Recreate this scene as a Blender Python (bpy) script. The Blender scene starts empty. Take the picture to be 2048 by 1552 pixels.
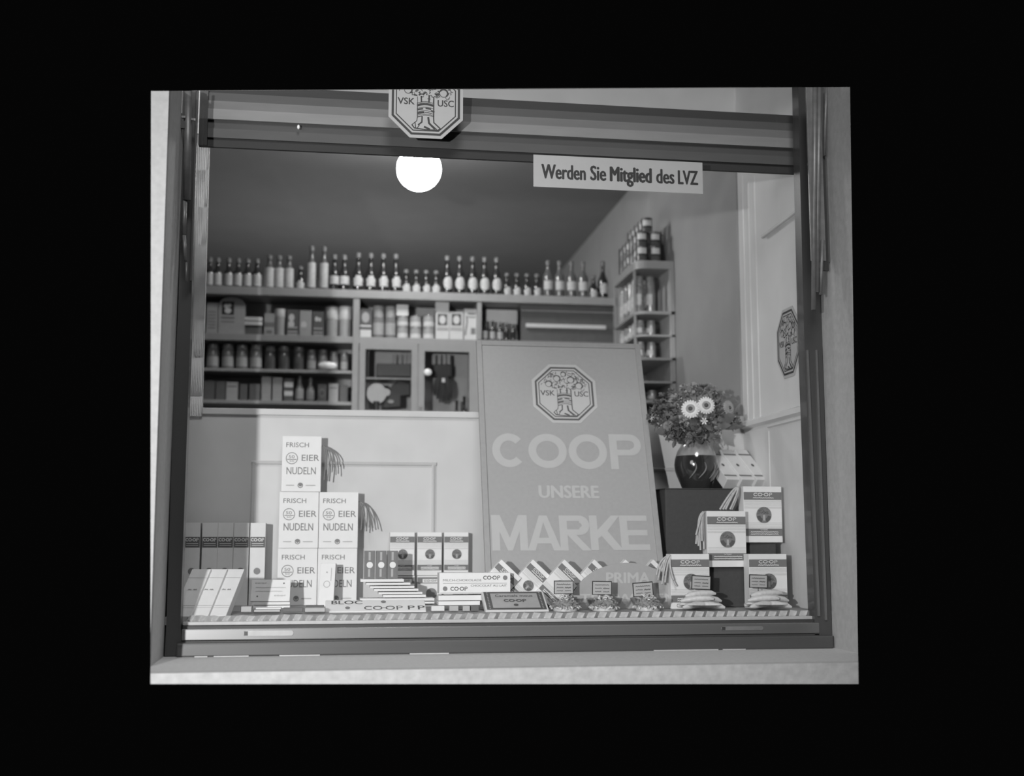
import bpy, bmesh, math, random
from mathutils import Vector, Matrix
PI = math.pi
random.seed(7)
# ------------------------------------------------------------------ camera
F, YAW, PITCH = 2400.0, 0.14794, 0.12738
CAM = Vector((0.0, -4.8, 1.45))
FW = Vector((math.sin(YAW)*math.cos(PITCH), math.cos(YAW)*math.cos(PITCH), math.sin(PITCH)))
RT = Vector((math.cos(YAW), -math.sin(YAW), 0))
UP = RT.cross(FW)
cd = bpy.data.cameras.new('camera'); cam = bpy.data.objects.new('camera', cd)
bpy.context.scene.collection.objects.link(cam)
cam.matrix_world = Matrix(((RT.x, UP.x, -FW.x, CAM.x), (RT.y, UP.y, -FW.y, CAM.y), (RT.z, UP.z, -FW.z, CAM.z), (0, 0, 0, 1)))
cd.sensor_fit = 'HORIZONTAL'; cd.sensor_width = 36; cd.lens = F*36/2048; cd.clip_start = 0.05
cd.dof.use_dof = True; cd.dof.focus_distance = 5.0; cd.dof.aperture_fstop = 1.15
S = bpy.context.scene
S.camera = cam
S.view_settings.view_transform = 'Standard'; S.view_settings.look = 'None'
S.view_settings.exposure = 0.0; S.view_settings.gamma = 1.0; S.view_settings.use_curve_mapping = False
# ------------------------------------------------------------------ night sky, photographer's lamp, added fill lights
W = bpy.data.worlds.new('night_sky'); S.world = W; W.use_nodes = True
W.node_tree.nodes['Background'].inputs[0].default_value = (1, 1, 1, 1)
W.node_tree.nodes['Background'].inputs[1].default_value = 0.0016
def light(name, kind, loc, power, target=None, **kw):
    l = bpy.data.lights.new(name, kind); l.energy = power
    for k, v in kw.items(): setattr(l, k, v)
    o = bpy.data.objects.new(name, l); S.collection.objects.link(o); o.location = loc
    if target is not None:
        o.rotation_euler = (Vector(target)-Vector(loc)).to_track_quat('-Z', 'Y').to_euler()
    return o
light('photo_lamp', 'SPOT', (-1.50, -5.0, 1.80), 1150, (-0.12, 0.2, 1.42), shadow_soft_size=0.05, spot_size=math.radians(60), spot_blend=1.0)
light('fill_high', 'AREA', (0.4, -6.0, 7.4), 280, (0.6, 0.2, 1.4), shape='DISK', size=2.4)  # added soft fill for the shadows, no lamp known there
light('fill_left', 'AREA', (-3.6, -5.6, 3.0), 70, (0.8, 0.3, 1.7), shape='DISK', size=2.4)  # weaker added fill from the left, reaches under the valance
light('shop_fill', 'POINT', (0.2, 4.4, 2.3), 50, shadow_soft_size=.25)  # added unseen light behind the cabinet, evens out the ceiling

# ------------------------------------------------------------------ pixel rays -> points of the place
def ray(px, py):
    return FW + RT*((px-1024)/F) - UP*((py-776)/F)
def at(px, py, Y):
    d = ray(px, py); return CAM + d*((Y-CAM.y)/d.y)
def on_z(px, py, z):
    d = ray(px, py); return CAM + d*((z-CAM.z)/d.z)
def on_plane(px, py, o, n):
    d = ray(px, py); return CAM + d*((o-CAM).dot(n)/d.dot(n))

# ------------------------------------------------------------------ materials
def lin(v):
    v /= 255.0
    return v/12.92 if v < .04045 else ((v+.055)/1.055)**2.4
MC = {}
def mat(name, v, rough=.6, var=.06, scale=30, bump=0.0, metal=0.0, coat=0.0, trans=0.0, emit=0.0, stretch=None):
    if name in MC: return MC[name]
    m = bpy.data.materials.new(name); m.use_nodes = True; nt = m.node_tree; N = nt.nodes
    if name == 'sash_rail_paint': N['Principled BSDF'].inputs['Coat Roughness'].default_value = .38; coat = 1.0; N['Principled BSDF'].inputs['Specular IOR Level'].default_value = 1.0
    b = N['Principled BSDF']; a = lin(v)
    b.inputs['Roughness'].default_value = rough; b.inputs['Metallic'].default_value = metal
    b.inputs['Coat Weight'].default_value = coat; b.inputs['Transmission Weight'].default_value = trans
    b.inputs['Base Color'].default_value = (a, a, a, 1)
    if emit: b.inputs['Emission Color'].default_value = (1, 1, 1, 1); b.inputs['Emission Strength'].default_value = emit
    if var or bump:
        tc = N.new('ShaderNodeTexCoord'); mp = N.new('ShaderNodeMapping'); no = N.new('ShaderNodeTexNoise'); cr = N.new('ShaderNodeValToRGB')
        no.inputs['Scale'].default_value = scale; no.inputs['Detail'].default_value = 4
        if stretch: mp.inputs['Scale'].default_value = stretch
        nt.links.new(tc.outputs['Object'], mp.inputs[0]); nt.links.new(mp.outputs[0], no.inputs[0]); nt.links.new(no.outputs[0], cr.inputs[0])
        lo, hi = a*(1-var), min(1, a*(1+var))
        cr.color_ramp.elements[0].position = .3; cr.color_ramp.elements[1].position = .7
        cr.color_ramp.elements[0].color = (lo, lo, lo, 1); cr.color_ramp.elements[1].color = (hi, hi, hi, 1)
        nt.links.new(cr.outputs[0], b.inputs['Base Color'])
        if bump:
            bp = N.new('ShaderNodeBump'); bp.inputs['Strength'].default_value = bump; bp.inputs['Distance'].default_value = .004
            nt.links.new(no.outputs[0], bp.inputs['Height']); nt.links.new(bp.outputs[0], b.inputs['Normal'])
    MC[name] = m; return m
def glass_mat(name, refl=.05, tint=.96):
    m = bpy.data.materials.new(name); m.use_nodes = True; nt = m.node_tree; N = nt.nodes
    N.remove(N['Principled BSDF'])
    t = N.new('ShaderNodeBsdfTransparent'); g = N.new('ShaderNodeBsdfGlossy'); x = N.new('ShaderNodeMixShader'); f = N.new('ShaderNodeLayerWeight'); pw = N.new('ShaderNodeMath'); ml = N.new('ShaderNodeMath')
    t.inputs[0].default_value = (tint, tint, tint, 1); g.inputs['Roughness'].default_value = .02; f.inputs[0].default_value = .5; pw.operation = 'POWER'; pw.inputs[1].default_value = 4; ml.operation = 'MULTIPLY_ADD'; ml.inputs[1].default_value = .7; ml.inputs[2].default_value = refl
    nt.links.new(f.outputs['Facing'], pw.inputs[0]); nt.links.new(pw.outputs[0], ml.inputs[0])
    nt.links.new(ml.outputs[0], x.inputs[0]); nt.links.new(t.outputs[0], x.inputs[1]); nt.links.new(g.outputs[0], x.inputs[2])
    nt.links.new(x.outputs[0], N['Material Output'].inputs[0]); return m
M = dict(
    plaster=mat('plaster', 168, .85, .07, 40, .35), reveal=mat('reveal_plaster', 196, .85, .06, 40, .3), stone=mat('sill_stone', 186, .8, .08, 60, .3),
    wallfront=mat('rendered_wall', 172, .9, .1, 35, .5),
    frame=mat('dark_frame_paint', 62, .38, .1, 12, 0, 0, .3, stretch=(1, 1, .1)), railpaint=mat('sash_rail_paint', 84, .27, .12, 14, 0, 0, .4, stretch=(.08, 1, 1)),
    railmid=mat('sash_cap_paint', 66, .4, .1, 14, 0, 0, .3, stretch=(.08, 1, 1)),
    groove=mat('groove_shadow_paint', 52, .6), ledge=mat('pale_ledge_paint', 160, .5), iron=mat('galvanised_iron', 120, .45, .15, 25, 0, .3),
    irondark=mat('dark_iron', 48, .5), white=mat('white_paint', 250, .5, .03), panel=mat('panel_paint', 192, .55, .035, 8), sidewall=mat('side_wall_paint', 216, .6, .04, 6),
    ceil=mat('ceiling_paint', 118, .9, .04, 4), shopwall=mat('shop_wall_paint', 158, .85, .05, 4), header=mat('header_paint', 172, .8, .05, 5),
    wood=mat('cabinet_paint', 152, .5, .04, 20), recess=mat('cabinet_inside_paint', 175, .7, .08, 15), card=mat('white_card', 219, .55, .02),
    card2=mat('cream_card', 205, .55, .03), card3=mat('grey_card', 165, .6, .05), card4=mat('dark_card', 92, .6, .08), print=mat('dark_print', 84, .6, .03),
    ink=mat('black_ink', 40, .6, 0), midink=mat('grey_ink', 120, .6, 0), paleink=mat('pale_grey_ink', 168, .6, 0), band=mat('band_print', 112, .6, .04),
    poster=mat('poster_paper', 156, .7, .03, 60), posterframe=mat('poster_frame', 150, .55, .05, 40), letter=mat('poster_letters', 176, .7, .02),
    floor=mat('display_floor_paper', 150, .7, .1, 30), bottle=mat('dark_bottle_glass', 40, .15, .1, 30, 0, 0, .5), clearb=mat('clear_bottle_glass', 92, .15, .1, 30, 0, 0, .5),
    lab=mat('bottle_label', 185, .6, .15, 60), capsule=mat('bottle_capsule', 112, .4, .1), tin=mat('tin_metal', 150, .3, .1, 30, 0, .5), jar=mat('jar_glass', 128, .2, .1, 20, 0, 0, .5),
    pedestal=mat('pedestal_cloth', 66, .9, .08, 60), vase=mat('dark_glaze', 46, .12, .25, 9, 0, 0, 1), vasetop=mat('pale_glaze', 140, .15, .2, 25, 0, 0, 1),
    leaf=mat('leaf_green', 84, .6, .25, 20), leafl=mat('leaf_green_light', 122, .6, .25, 20), petal=mat('pale_petal', 212, .6, .08, 60), petal2=mat('grey_petal', 150, .7, .15, 60),
    petal3=mat('dim_petal', 112, .7, .25, 50), disc=mat('flower_disc', 80, .8, .1, 200), noodleshade=mat('noodle_shade_grey', 128, .6, .1, 60), straw=mat('noodle_straw', 172, .5, .15, 60), pasta=mat('dry_pasta', 190, .45, .12, 60),  # noodleshade: grey strands with their shadows put into the colour
    paper=mat('edging_paper', 170, .7, .12, 30), cellophane=mat('cellophane', 190, .12, .1, 20, 0, 0, .8), brush=mat('dark_bristle', 55, .8, .2, 50), dial=mat('scale_dial', 178, .5, .04),
    card4b=mat('emblem_card', 180, .6, .02), gpaper=mat('notice_paper', 166, .6, .02), globe=mat('opal_globe', 250, .4, 0, emit=58.0), dish=mat('reflection_white', 240, .15, 0, coat=1.0), candy=mat('candy_mix', 120, .4, .6, 90), black=mat('black_paint', 40, .5),  # dish: white for the lamp reflections built as solids
)
M['pane'] = glass_mat('window_glass', .02, .985); M['bowlglass'] = glass_mat('bowl_glass', .1, .86)
VAL = [mat('valance_stripe_%d' % i, v, .75, .05, 40, stretch=(.15, 1, 1)) for i, v in enumerate((58, 86, 116, 138, 76, 86, 50))]

# ------------------------------------------------------------------ mesh building
C = S.collection
def tag(o, label=None, cat=None, group=None, kind=None):
    for k, v in (('label', label), ('category', cat), ('group', group), ('kind', kind)):
        if v: o[k] = v
    return o
def thing(name, label, cat, loc=(0, 0, 0), rot=None, group=None):
    o = bpy.data.objects.new(name, None); C.objects.link(o); o.location = loc; o.empty_display_size = .05
    if rot is not None: o.rotation_euler = rot
    return tag(o, label, cat, group)
class B:
    """collects geometry, then links it as one mesh object"""
    def __init__(s): s.v = []; s.f = []; s.sm = []
    def add(s, vs, fs, smooth=False):
        n = len(s.v); s.v += [tuple(v) for v in vs]
        for f in fs: s.f.append([i+n for i in f]); s.sm.append(smooth)
        return s
    def box(s, x0, x1, y0, y1, z0, z1):
        vs = [(x, y, z) for z in (z0, z1) for y in (y0, y1) for x in (x0, x1)]
        return s.add(vs, [(0, 2, 3, 1), (4, 5, 7, 6), (0, 1, 5, 4), (2, 6, 7, 3), (0, 4, 6, 2), (1, 3, 7, 5)])
    def prism(s, pts, vec, smooth=False):
        """closed polygon of 3-D points swept along vec"""
        n = len(pts); vec = Vector(vec); p = [Vector(q) for q in pts]
        vs = p+[q+vec for q in p]
        fs = [list(range(n))[::-1], list(range(n, 2*n))]
        s.add(vs, fs)
        return s.add(vs, [(i, (i+1) % n, n+(i+1) % n, n+i) for i in range(n)], smooth)
    def lathe(s, prof, n=20, c=(0, 0, 0), cap=True):
        vs = []; k = len(prof)
        for r, z in prof:
            for i in range(n):
                a = 2*PI*i/n; vs.append((c[0]+r*math.cos(a), c[1]+r*math.sin(a), c[2]+z))
        fs = [(j*n+i, j*n+(i+1) % n, (j+1)*n+(i+1) % n, (j+1)*n+i) for j in range(k-1) for i in range(n)]
        s.add(vs, fs, True)
        if cap: s.add(vs[:n], [list(range(n))[::-1]]); s.add(vs[-n:], [list(range(n))])
        return s
    def tube(s, pts, r, n=8, taper=None):
        pts = [Vector(p) for p in pts]; vs = []
        for i, p in enumerate(pts):
            t = (pts[min(i+1, len(pts)-1)]-pts[max(i-1, 0)]).normalized()
            a = t.cross(Vector((0.13, 0.31, 1))); a.normalize(); b = t.cross(a)
            rr = r if taper is None else r*taper(i/(len(pts)-1))
            for j in range(n):
                q = 2*PI*j/n; vs.append(p+a*(rr*math.cos(q))+b*(rr*math.sin(q)))
        k = len(pts)
        s.add(vs, [(j*n+i, j*n+(i+1) % n, (j+1)*n+(i+1) % n, (j+1)*n+i) for j in range(k-1) for i in range(n)], True)
        s.add(vs[:n], [list(range(n))[::-1]]); s.add(vs[-n:], [list(range(n))]); return s
    def ball(s, c, rx, ry, rz, n=12, k=8):
        prof = [(math.sin(PI*i/k), -math.cos(PI*i/k)) for i in range(k+1)]
        vs = [(c[0]+rx*r*math.cos(2*PI*i/n), c[1]+ry*r*math.sin(2*PI*i/n), c[2]+rz*z) for r, z in prof for i in range(n)]
        return s.add(vs, [(j*n+i, j*n+(i+1) % n, (j+1)*n+(i+1) % n, (j+1)*n+i) for j in range(k) for i in range(n)], True)
    # flat print in the face plane (x, z) at depth y
    def flat(s, polys, y, th=.0006):
        for i, (vs, fs) in enumerate(polys):
            s.add([(x, y-3e-5*(i % 6), z) for x, z in vs], [tuple(f) for f in fs])
        return s
    def mesh(s, name, m):
        me = bpy.data.meshes.new(name); me.from_pydata(s.v, [], s.f)
        me.polygons.foreach_set('use_smooth', s.sm); me.materials.append(m); me.validate(); me.update(); return me
    def build(s, name, m, parent=None, bevel=0, M4=None):
        o = bpy.data.objects.new(name, s.mesh(name, m)); C.objects.link(o)
        if parent is not None: o.parent = parent
        if M4 is not None: o.matrix_basis = M4
        if bevel:
            bm = bmesh.new(); bm.from_mesh(o.data); bmesh.ops.remove_doubles(bm, verts=bm.verts, dist=1e-6)
            bmesh.ops.bevel(bm, geom=list(bm.edges), offset=bevel, segments=2, affect='EDGES', profile=.6); bm.to_mesh(o.data); bm.free()
        return o
def struct(o): o['kind'] = 'structure'; return o

# ---- 2-D print shapes: every one a (verts, faces) pair in face coordinates
def rect(x0, z0, x1, z1): return ([(x0, z0), (x1, z0), (x1, z1), (x0, z1)], [(0, 1, 2, 3)])
def disc(cx, cz, r, n=20, rz=None):
    rz = rz or r
    return ([(cx+r*math.cos(2*PI*i/n), cz+rz*math.sin(2*PI*i/n)) for i in range(n)], [tuple(range(n))])
def stroke(pts, w):
    out = []
    for (x0, z0), (x1, z1) in zip(pts, pts[1:]):
        d = math.hypot(x1-x0, z1-z0) or 1e-9; nx, nz = -(z1-z0)/d*w/2, (x1-x0)/d*w/2; ex, ez = (x1-x0)/d*w*.25, (z1-z0)/d*w*.25
        out.append(([(x0-nx-ex, z0-nz-ez), (x1-nx+ex, z1-nz+ez), (x1+nx+ex, z1+nz+ez), (x0+nx-ex, z0+nz-ez)], [(0, 1, 2, 3)]))
    return out
def arc(cx, cz, r, a0, a1, w, n=10, rz=None):
    rz = rz or r; a0, a1 = math.radians(a0), math.radians(a1)
    vs = []
    for i in range(n+1):
        a = a0+(a1-a0)*i/n
        vs += [(cx+(r-w/2)*math.cos(a), cz+(rz-w/2)*math.sin(a)), (cx+(r+w/2)*math.cos(a), cz+(rz+w/2)*math.sin(a))]
    return (vs, [(2*i, 2*i+1, 2*i+3, 2*i+2) for i in range(n)])
def ring(cx, cz, r, w, n=32, rz=None): return arc(cx, cz, r, 0, 360, w, n, rz)
def polyring(pts, k0, k1):
    n = len(pts); vs = [(x*k0, z*k0) for x, z in pts]+[(x*k1, z*k1) for x, z in pts]
    return (vs, [(i, (i+1) % n, n+(i+1) % n, n+i) for i in range(n)])
def xf(polys, sx, sz, ox, oz, rot=0):
    c, s = math.cos(rot), math.sin(rot)
    return [([(ox+sx*x*c-sz*z*s, oz+sx*x*s+sz*z*c) for x, z in vs], fs) for vs, fs in polys]
TC = {}
def glyphs(text, bold=0.0):
    k = (text, bold)
    if k not in TC:
        cu = bpy.data.curves.new('t', 'FONT'); cu.body = text; cu.offset = bold; cu.resolution_u = 3
        ob = bpy.data.objects.new('t', cu); me = bpy.data.meshes.new_from_object(ob)
        vs = [(v.co.x, v.co.y) for v in me.vertices]; fs = [tuple(p.vertices) for p in me.polygons]
        bpy.data.objects.remove(ob); bpy.data.meshes.remove(me); bpy.data.curves.remove(cu)
        xs = [v[0] for v in vs]; zs = [v[1] for v in vs]; x0, x1, z0, z1 = min(xs), max(xs), min(zs), max(zs)
        TC[k] = ([((x-x0)/(x1-x0), (z-z0)/(z1-z0)) for x, z in vs], fs)
    return TC[k]
def text(t, x0, z0, x1, z1, bold=0.012):
    k = bold*(z1-z0)*1.25; g = [glyphs(t, 0.0)]; out = []
    for dx, dz in (((0, 0),) if k < 1e-6 else ((-k, 0), (0, k*.5), (k, 0), (0, -k*.5))):
        out += xf(g, x1-x0-2*k, z1-z0-k, x0+k+dx, z0+k*.5+dz)
    return out
def coop_small(x0, z0, x1, z1, dash=True, w=.2):
    """wide hand-drawn CO-OP lettering"""
    h = z1-z0; L = x1-x0; r = h/2; t = h*w; rx = L*.105
    out = [arc(x0+rx, z0+r, rx, 45, 315, t, 12, r-t/2), ring(x0+L*.33, z0+r, rx, t, 18, r-t/2), ring(x0+L*.65, z0+r, rx, t, 18, r-t/2)]
    out += stroke([(x0+L*.83, z0), (x0+L*.83, z1-t/2)], t)
    out += [arc(x0+L*.86, z0+r*1.42, L*.1, -90, 90, t*.8, 8, r*.5)]
    if dash: out += [rect(x0+L*.465, z0+r-t*.4, x0+L*.515, z0+r+t*.4)]
    return out
def squiggle(x0, x1, z, amp, w, seed, n=None):
    rnd = random.Random(seed); n = n or int(max(4, (x1-x0)/(amp*1.3))); pts = []
    for i in range(n+1):
        pts.append((x0+(x1-x0)*i/n, z+(amp if i % 2 else -amp)*rnd.uniform(.3, 1)))
    return stroke(pts, w)
OCT = [(-.43, 1), (.43, 1), (1, .45), (1, -.45), (.43, -1), (-.43, -1), (-1, -.45), (-1, .45)]
def emblem_polys():
    """dark line work of the octagonal tree emblem, radius 1"""
    P = lambda x, y: ((x-760)/640, (790-y)/640)
    out = [polyring(OCT, .935, 1.0), polyring(OCT, .85, .88)]
    out += text('VSK', -.83, -.09, -.33, .11, .02)+text('USC', .34, -.11, .82, .09, .02)
    for pts, w in (([(600, 800), (600, 1090), (590, 1160), (500, 1240)], 14), ([(905, 700), (905, 1100), (910, 1180), (1030, 1290)], 22),
                   ([(670, 680), (675, 790)], 26), ([(820, 655), (815, 790)], 30), ([(690, 1075), (685, 1180), (620, 1235)], 26),
                   ([(805, 1085), (820, 1195), (925, 1300)], 36), ([(735, 1270), (830, 1312)], 36), ([(600, 690), (605, 790)], 10), ([(900, 690), (895, 790)], 10),
                   ([(500, 1240), (545, 1300), (760, 1325), (990, 1325), (1030, 1290)], 22), ([(560, 1200), (570, 1290)], 16), ([(640, 1240), (600, 1300)], 14),
                   ([(880, 1240), (960, 1310)], 20), ([(790, 720), (840, 725)], 14), ([(700, 640), (750, 600)], 26), ([(630, 655), (660, 630)], 30),
                   ([(540, 660), (590, 665)], 26), ([(930, 620), (1020, 625)], 20)):
        out += stroke([P(x, y) for x, y in pts], w/640)
    for y, w, x0, x1 in ((800, 10, 610, 900), (825, 8, 600, 905), (850, 34, 600, 905), (905, 9, 595, 915), (935, 28, 600, 700), (930, 28, 760, 850), (955, 24, 860, 915),
                         (975, 8, 595, 915), (1005, 36, 605, 720), (1010, 12, 740, 900), (1040, 8, 600, 905), (1075, 16, 600, 690), (1060, 10, 700, 900)):
        out += stroke([P(x, y+((x-755)/150)**2*30-20) for x in [x0+(x1-x0)*i/5 for i in range(6)]], w/640)
    fr = [(425, 565, 70), (610, 430, 72), (760, 325, 55), (915, 460, 75), (1090, 600, 76)]
    for x, y, r in fr:
        cx, cz = P(x, y); R = r/640
        out += [arc(cx, cz, R, -50, 150, .045, 12), arc(cx, cz, R, 150, 310, .018, 10)]
    rnd = random.Random(3); n = 0
    while n < 120:
        x, y = rnd.uniform(270, 1290), rnd.uniform(270, 690)
        if y < 560-(x-270)*1.3 or y < 560-(1300-x)*1.2 or (y > 620 and (x < 340 or x > 1230)): continue
        if any(math.hypot(x-a, y-b) < r+22 for a, b, r in fr): continue
        cx, cz = P(x, y); q = rnd.uniform(0, 360)
        out.append(arc(cx, cz, rnd.uniform(.03, .06), q, q+rnd.uniform(90, 170), rnd.uniform(.012, .024), 5)); n += 1
    return out
EMB = emblem_polys()

# ------------------------------------------------------------------ box goods
def carton(name, label, cat, loc, w, h, d, m, rot=None, group=None, deco=None, bevel=.0012, body='carton_body'):
    """upright box: origin at the middle of the front bottom edge, front towards -Y"""
    t = thing(name, label, cat, loc, rot, group)
    B().box(-w/2, w/2, 0, d, 0, h).build(body, m, t, bevel)
    for i, (nm, mm, polys) in enumerate(deco or []):
        B().flat(polys, -.0007*(i+1)).build(nm, mm, t)
    return t
def dup(root, loc, label, rot=None, group=None):
    r = root.copy(); C.objects.link(r); r.location = loc
    if rot is not None: r.rotation_euler = rot
    r['label'] = label
    if group: r['group'] = group
    for ch in root.children:
        c = ch.copy(); C.objects.link(c); c.parent = r
    return r
ORD = ['leftmost', 'second from the left', 'third from the left', 'fourth from the left', 'fifth from the left', 'sixth from the left', 'seventh from the left',
       'eighth from the left', 'ninth from the left', 'tenth from the left', 'eleventh from the left', 'twelfth from the left', 'rightmost']
def crop(o, a, b, keep):
    """build only the part of a wall or fitting the photograph shows: cut by the plane seen along the picture edge a-b"""
    n = ray(*a).cross(ray(*b)).normalized()
    if n.dot(ray(*keep)) < 0: n = -n
    mi = o.matrix_basis.inverted(); p = o.parent
    while p is not None: mi = mi @ p.matrix_basis.inverted(); p = p.parent
    co = mi @ CAM; no = mi.to_3x3() @ n
    bm = bmesh.new(); bm.from_mesh(o.data)
    bmesh.ops.bisect_plane(bm, geom=bm.verts[:]+bm.edges[:]+bm.faces[:], plane_co=co, plane_no=no, clear_inner=True)
    bmesh.ops.holes_fill(bm, edges=[e for e in bm.edges if e.is_boundary], sides=40) if len(bm.faces) < 400 else None
    bm.to_mesh(o.data); bm.free(); o.data.update(); return o
TOPE = ((302, 182), (1700, 174)); RIGHTE = ((1700, 174), (1717, 1368)); LEFTE = ((302, 182), (301, 1368)); BOTE = ((301, 1368), (1717, 1368))
MID = (1000, 700)

# ================================================================== FACADE
def quad_slab(a, b, c, d, th):
    """a..d corner points, thickness vector"""
    return B().prism([a, b, c, d], th)
Yf = -.42
o = B().prism([at(300, 170, Yf), at(338.5, 170, Yf), at(302, 1240, Yf), at(298.4, 1345, Yf)], (0, .04, 0)).build('wall_left', M['plaster'])
struct(crop(crop(o, *TOPE, MID), *LEFTE, MID))
Yq = Yf+.006
o = B().prism([at(338.5, 170, Yq), at(302, 1240, Yq), at(298.2, 1350, Yq), at(327, 1314, -.02), at(372, 170, -.02)], (-.03, 0, 0)).build('trim_1', M['reveal'])
struct(crop(crop(o, *TOPE, MID), *LEFTE, MID))
zs = on_z(1000, 1306, 0).z if False else at(1000, 1306, -.06).z
sz = zs
def onsill(px, py): return on_z(px, py, sz)
# right reveal, cut where the photograph ends
xr0, xr1 = at(1635, 400, -.03), at(1666, 1302, -.03)
o = B().prism([xr0+Vector((0, 0, .9)), Vector((xr0.x, -.5, xr0.z+.9)), Vector((xr1.x, -.5, sz)), Vector((xr1.x, -.03, sz))], (.02, 0, 0)).build('wall_right', M['plaster'])
struct(crop(crop(o, *TOPE, MID), *RIGHTE, MID))
# stone sill
Ys = -.62
o = B().box(at(295, 1343, Ys).x-.2, at(1740, 1330, Ys).x+.3, Ys, -.02, sz-.03, sz).build('trim_2', M['stone'])
struct(crop(crop(o, *LEFTE, MID), *RIGHTE, MID))
o = B().box(-1.2, 2.4, Ys-.003, Ys+.05, sz-.25, sz+.0005).build('wall_front', M['wallfront'])
struct(crop(crop(crop(o, *LEFTE, MID), *RIGHTE, MID), *BOTE, MID))

# ------------------------------------------------------------------ window frame
wf = struct(bpy.data.objects.new('window_1', None)); C.objects.link(wf)
def fpart(name, m, pts, y1, bevel=0):
    p0 = pts[0]; return B().prism(pts, (0, y1-p0.y, 0)).build(name, m, wf, bevel)
Yw = -.03
def post(rows, Y0, Y1):
    b_ = B(); n = len(rows); vs = []
    for y, a, c in rows: vs += [at(a, y, Y0), at(c, y, Y0), at(c, y, Y0)+Vector((0, Y1-Y0, 0)), at(a, y, Y0)+Vector((0, Y1-Y0, 0))]
    b_.add(vs, [(4*i+k, 4*i+(k+1) % 4, 4*i+4+(k+1) % 4, 4*i+4+k) for i in range(n-1) for k in range(4)]+[(3, 2, 1, 0), (4*n-4, 4*n-3, 4*n-2, 4*n-1)])
    return b_.build('frame_post', M['frame'], wf)
crop(post([(165, 369, 392), (600, 357, 383), (830, 346, 375), (1240, 333, 361), (1312, 329, 364)], Yw, .04), *TOPE, MID)
crop(post([(160, 1596, 1660), (347, 1600, 1655), (700, 1609, 1645), (1216, 1629, 1662), (1304, 1630, 1668)], Yw, .04), *TOPE, MID)
fpart('post_bead', M['railpaint'], [at(1613, 700, Yw-.008), at(1617, 700, Yw-.008), at(1641, 1232, Yw-.008), at(1636, 1232, Yw-.008)], Yw+.002)
fpart('post_bead', M['railpaint'], [at(1631, 700, Yw-.008), at(1635, 700, Yw-.008), at(1655, 1240, Yw-.008), at(1650, 1240, Yw-.008)], Yw+.002)
xl, xr = at(366, 1250, 0).x, at(1632, 1236, 0).x
def zrow(py, Y, px=1000): return at(px, py, Y).z
def rail(name, m, yt, yb, Y0, Y1, x0=None, x1=None, bev=.003):
    return B().box(x0 or xl, x1 or xr, Y0, Y1, zrow(yb, Y0), zrow(yt, Y0)).build(name, m, wf, bev)
rail('ledge_strip', M['ledge'], 1238, 1245, -.004, .03)
rail('groove_strip', M['groove'], 1246, 1252, -.012, .03, bev=.001)
rail('sash_rail', M['railpaint'], 1252, 1274, -.034, .03)
rail('groove_strip', M['groove'], 1275, 1279, -.030, .03, bev=.0005)
rail('bottom_rail', M['railmid'], 1279, 1306, -.060, .03, at(352, 1300, -.06).x, at(1668, 1295, -.06).x, .006)
for k, (a, b, y0, y1) in enumerate(((487, 587, 1262, 1272), (1443, 1527, 1253, 1261))):
    p, q = at(a, (y0+y1)/2, -.037), at(b, (y0+y1)/2, -.037); h = (y1-y0)/505*.5*1.0
    zc = p.z; t = B()
    n = 8; pts = [(q.x-h+h*math.cos(-PI/2+PI*i/n), -.037, zc+h*math.sin(-PI/2+PI*i/n)) for i in range(n+1)]+[(p.x+h+h*math.cos(PI/2+PI*i/n), -.037, zc+h*math.sin(PI/2+PI*i/n)) for i in range(n+1)]
    s0 = B().prism(pts, (0, .006, 0)).build('slot_plate', M['ledge'] if k < 1e-6 else M['iron'], wf)
    B().box(p.x+.002, p.x+.016, -.0385, -.036, zc-h*.8, zc+h*.8).build('slot_opening', M['irondark'], wf)
pg = [at(382, 172, .012), at(1600, 172, .012), at(1632, 1240, .012), at(358, 1244, .012)]
crop(B().prism(pg, (0, .004, 0)).build('glass_pane', M['pane'], wf), *TOPE, MID)
# broken highlight on the putty above the sill, put in as pale strips
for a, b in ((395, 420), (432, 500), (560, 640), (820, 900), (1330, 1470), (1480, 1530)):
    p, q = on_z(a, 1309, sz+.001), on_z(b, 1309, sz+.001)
    B().box(p.x, q.x, -.066, -.058, sz, sz+.004).build('putty_highlight', M['ledge'], wf)

# ------------------------------------------------------------------ awning arms on both sides
def arm(side, label, segs, Y, extras):
    b0 = at(*segs[0][0], Y); t = thing('awning_arm', label, 'awning arm', b0)
    for (p0, p1, r) in segs:
        o = B().tube([at(*p0, Y)-b0, at(*p1, Y)-b0], r, 12).build('arm_rod', M['iron'], t)
        crop(o, *TOPE, MID)
    for nm, m, x0, x1, y0, y1, dy in extras:
        a, b = at(x0, y1, Y)-b0, at(x1, y0, Y)-b0
        o = B().box(a.x, b.x, dy, dy+.012, a.z, b.z).build(nm, m, t, .001)
        crop(o, *TOPE, MID)
    return t
arm(0, 'grey iron awning arm hanging at the left frame post', [((376.5, 160), (374, 401), .015), ((370, 401), (368, 470), .008), ((368, 470), (371, 522), .0065), ((373, 525), (372.5, 563), .004)], -.10,
    [('arm_channel', M['irondark'], 383, 392, 170, 560, .015), ('arm_channel', M['irondark'], 361, 369, 235, 480, .02), ('clamp_plate', M['ledge'], 357, 367, 170, 228, -.01),
     ('clamp_bar', M['iron'], 364, 372, 235, 239, -.02), ('clamp_bar', M['iron'], 383, 392, 240, 244, -.02), ('clamp_jaw', M['irondark'], 354, 371, 244, 258, -.012),
     ('guide_strip', M['white'], 392, 398.5, 170, 262, .03)])
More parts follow.
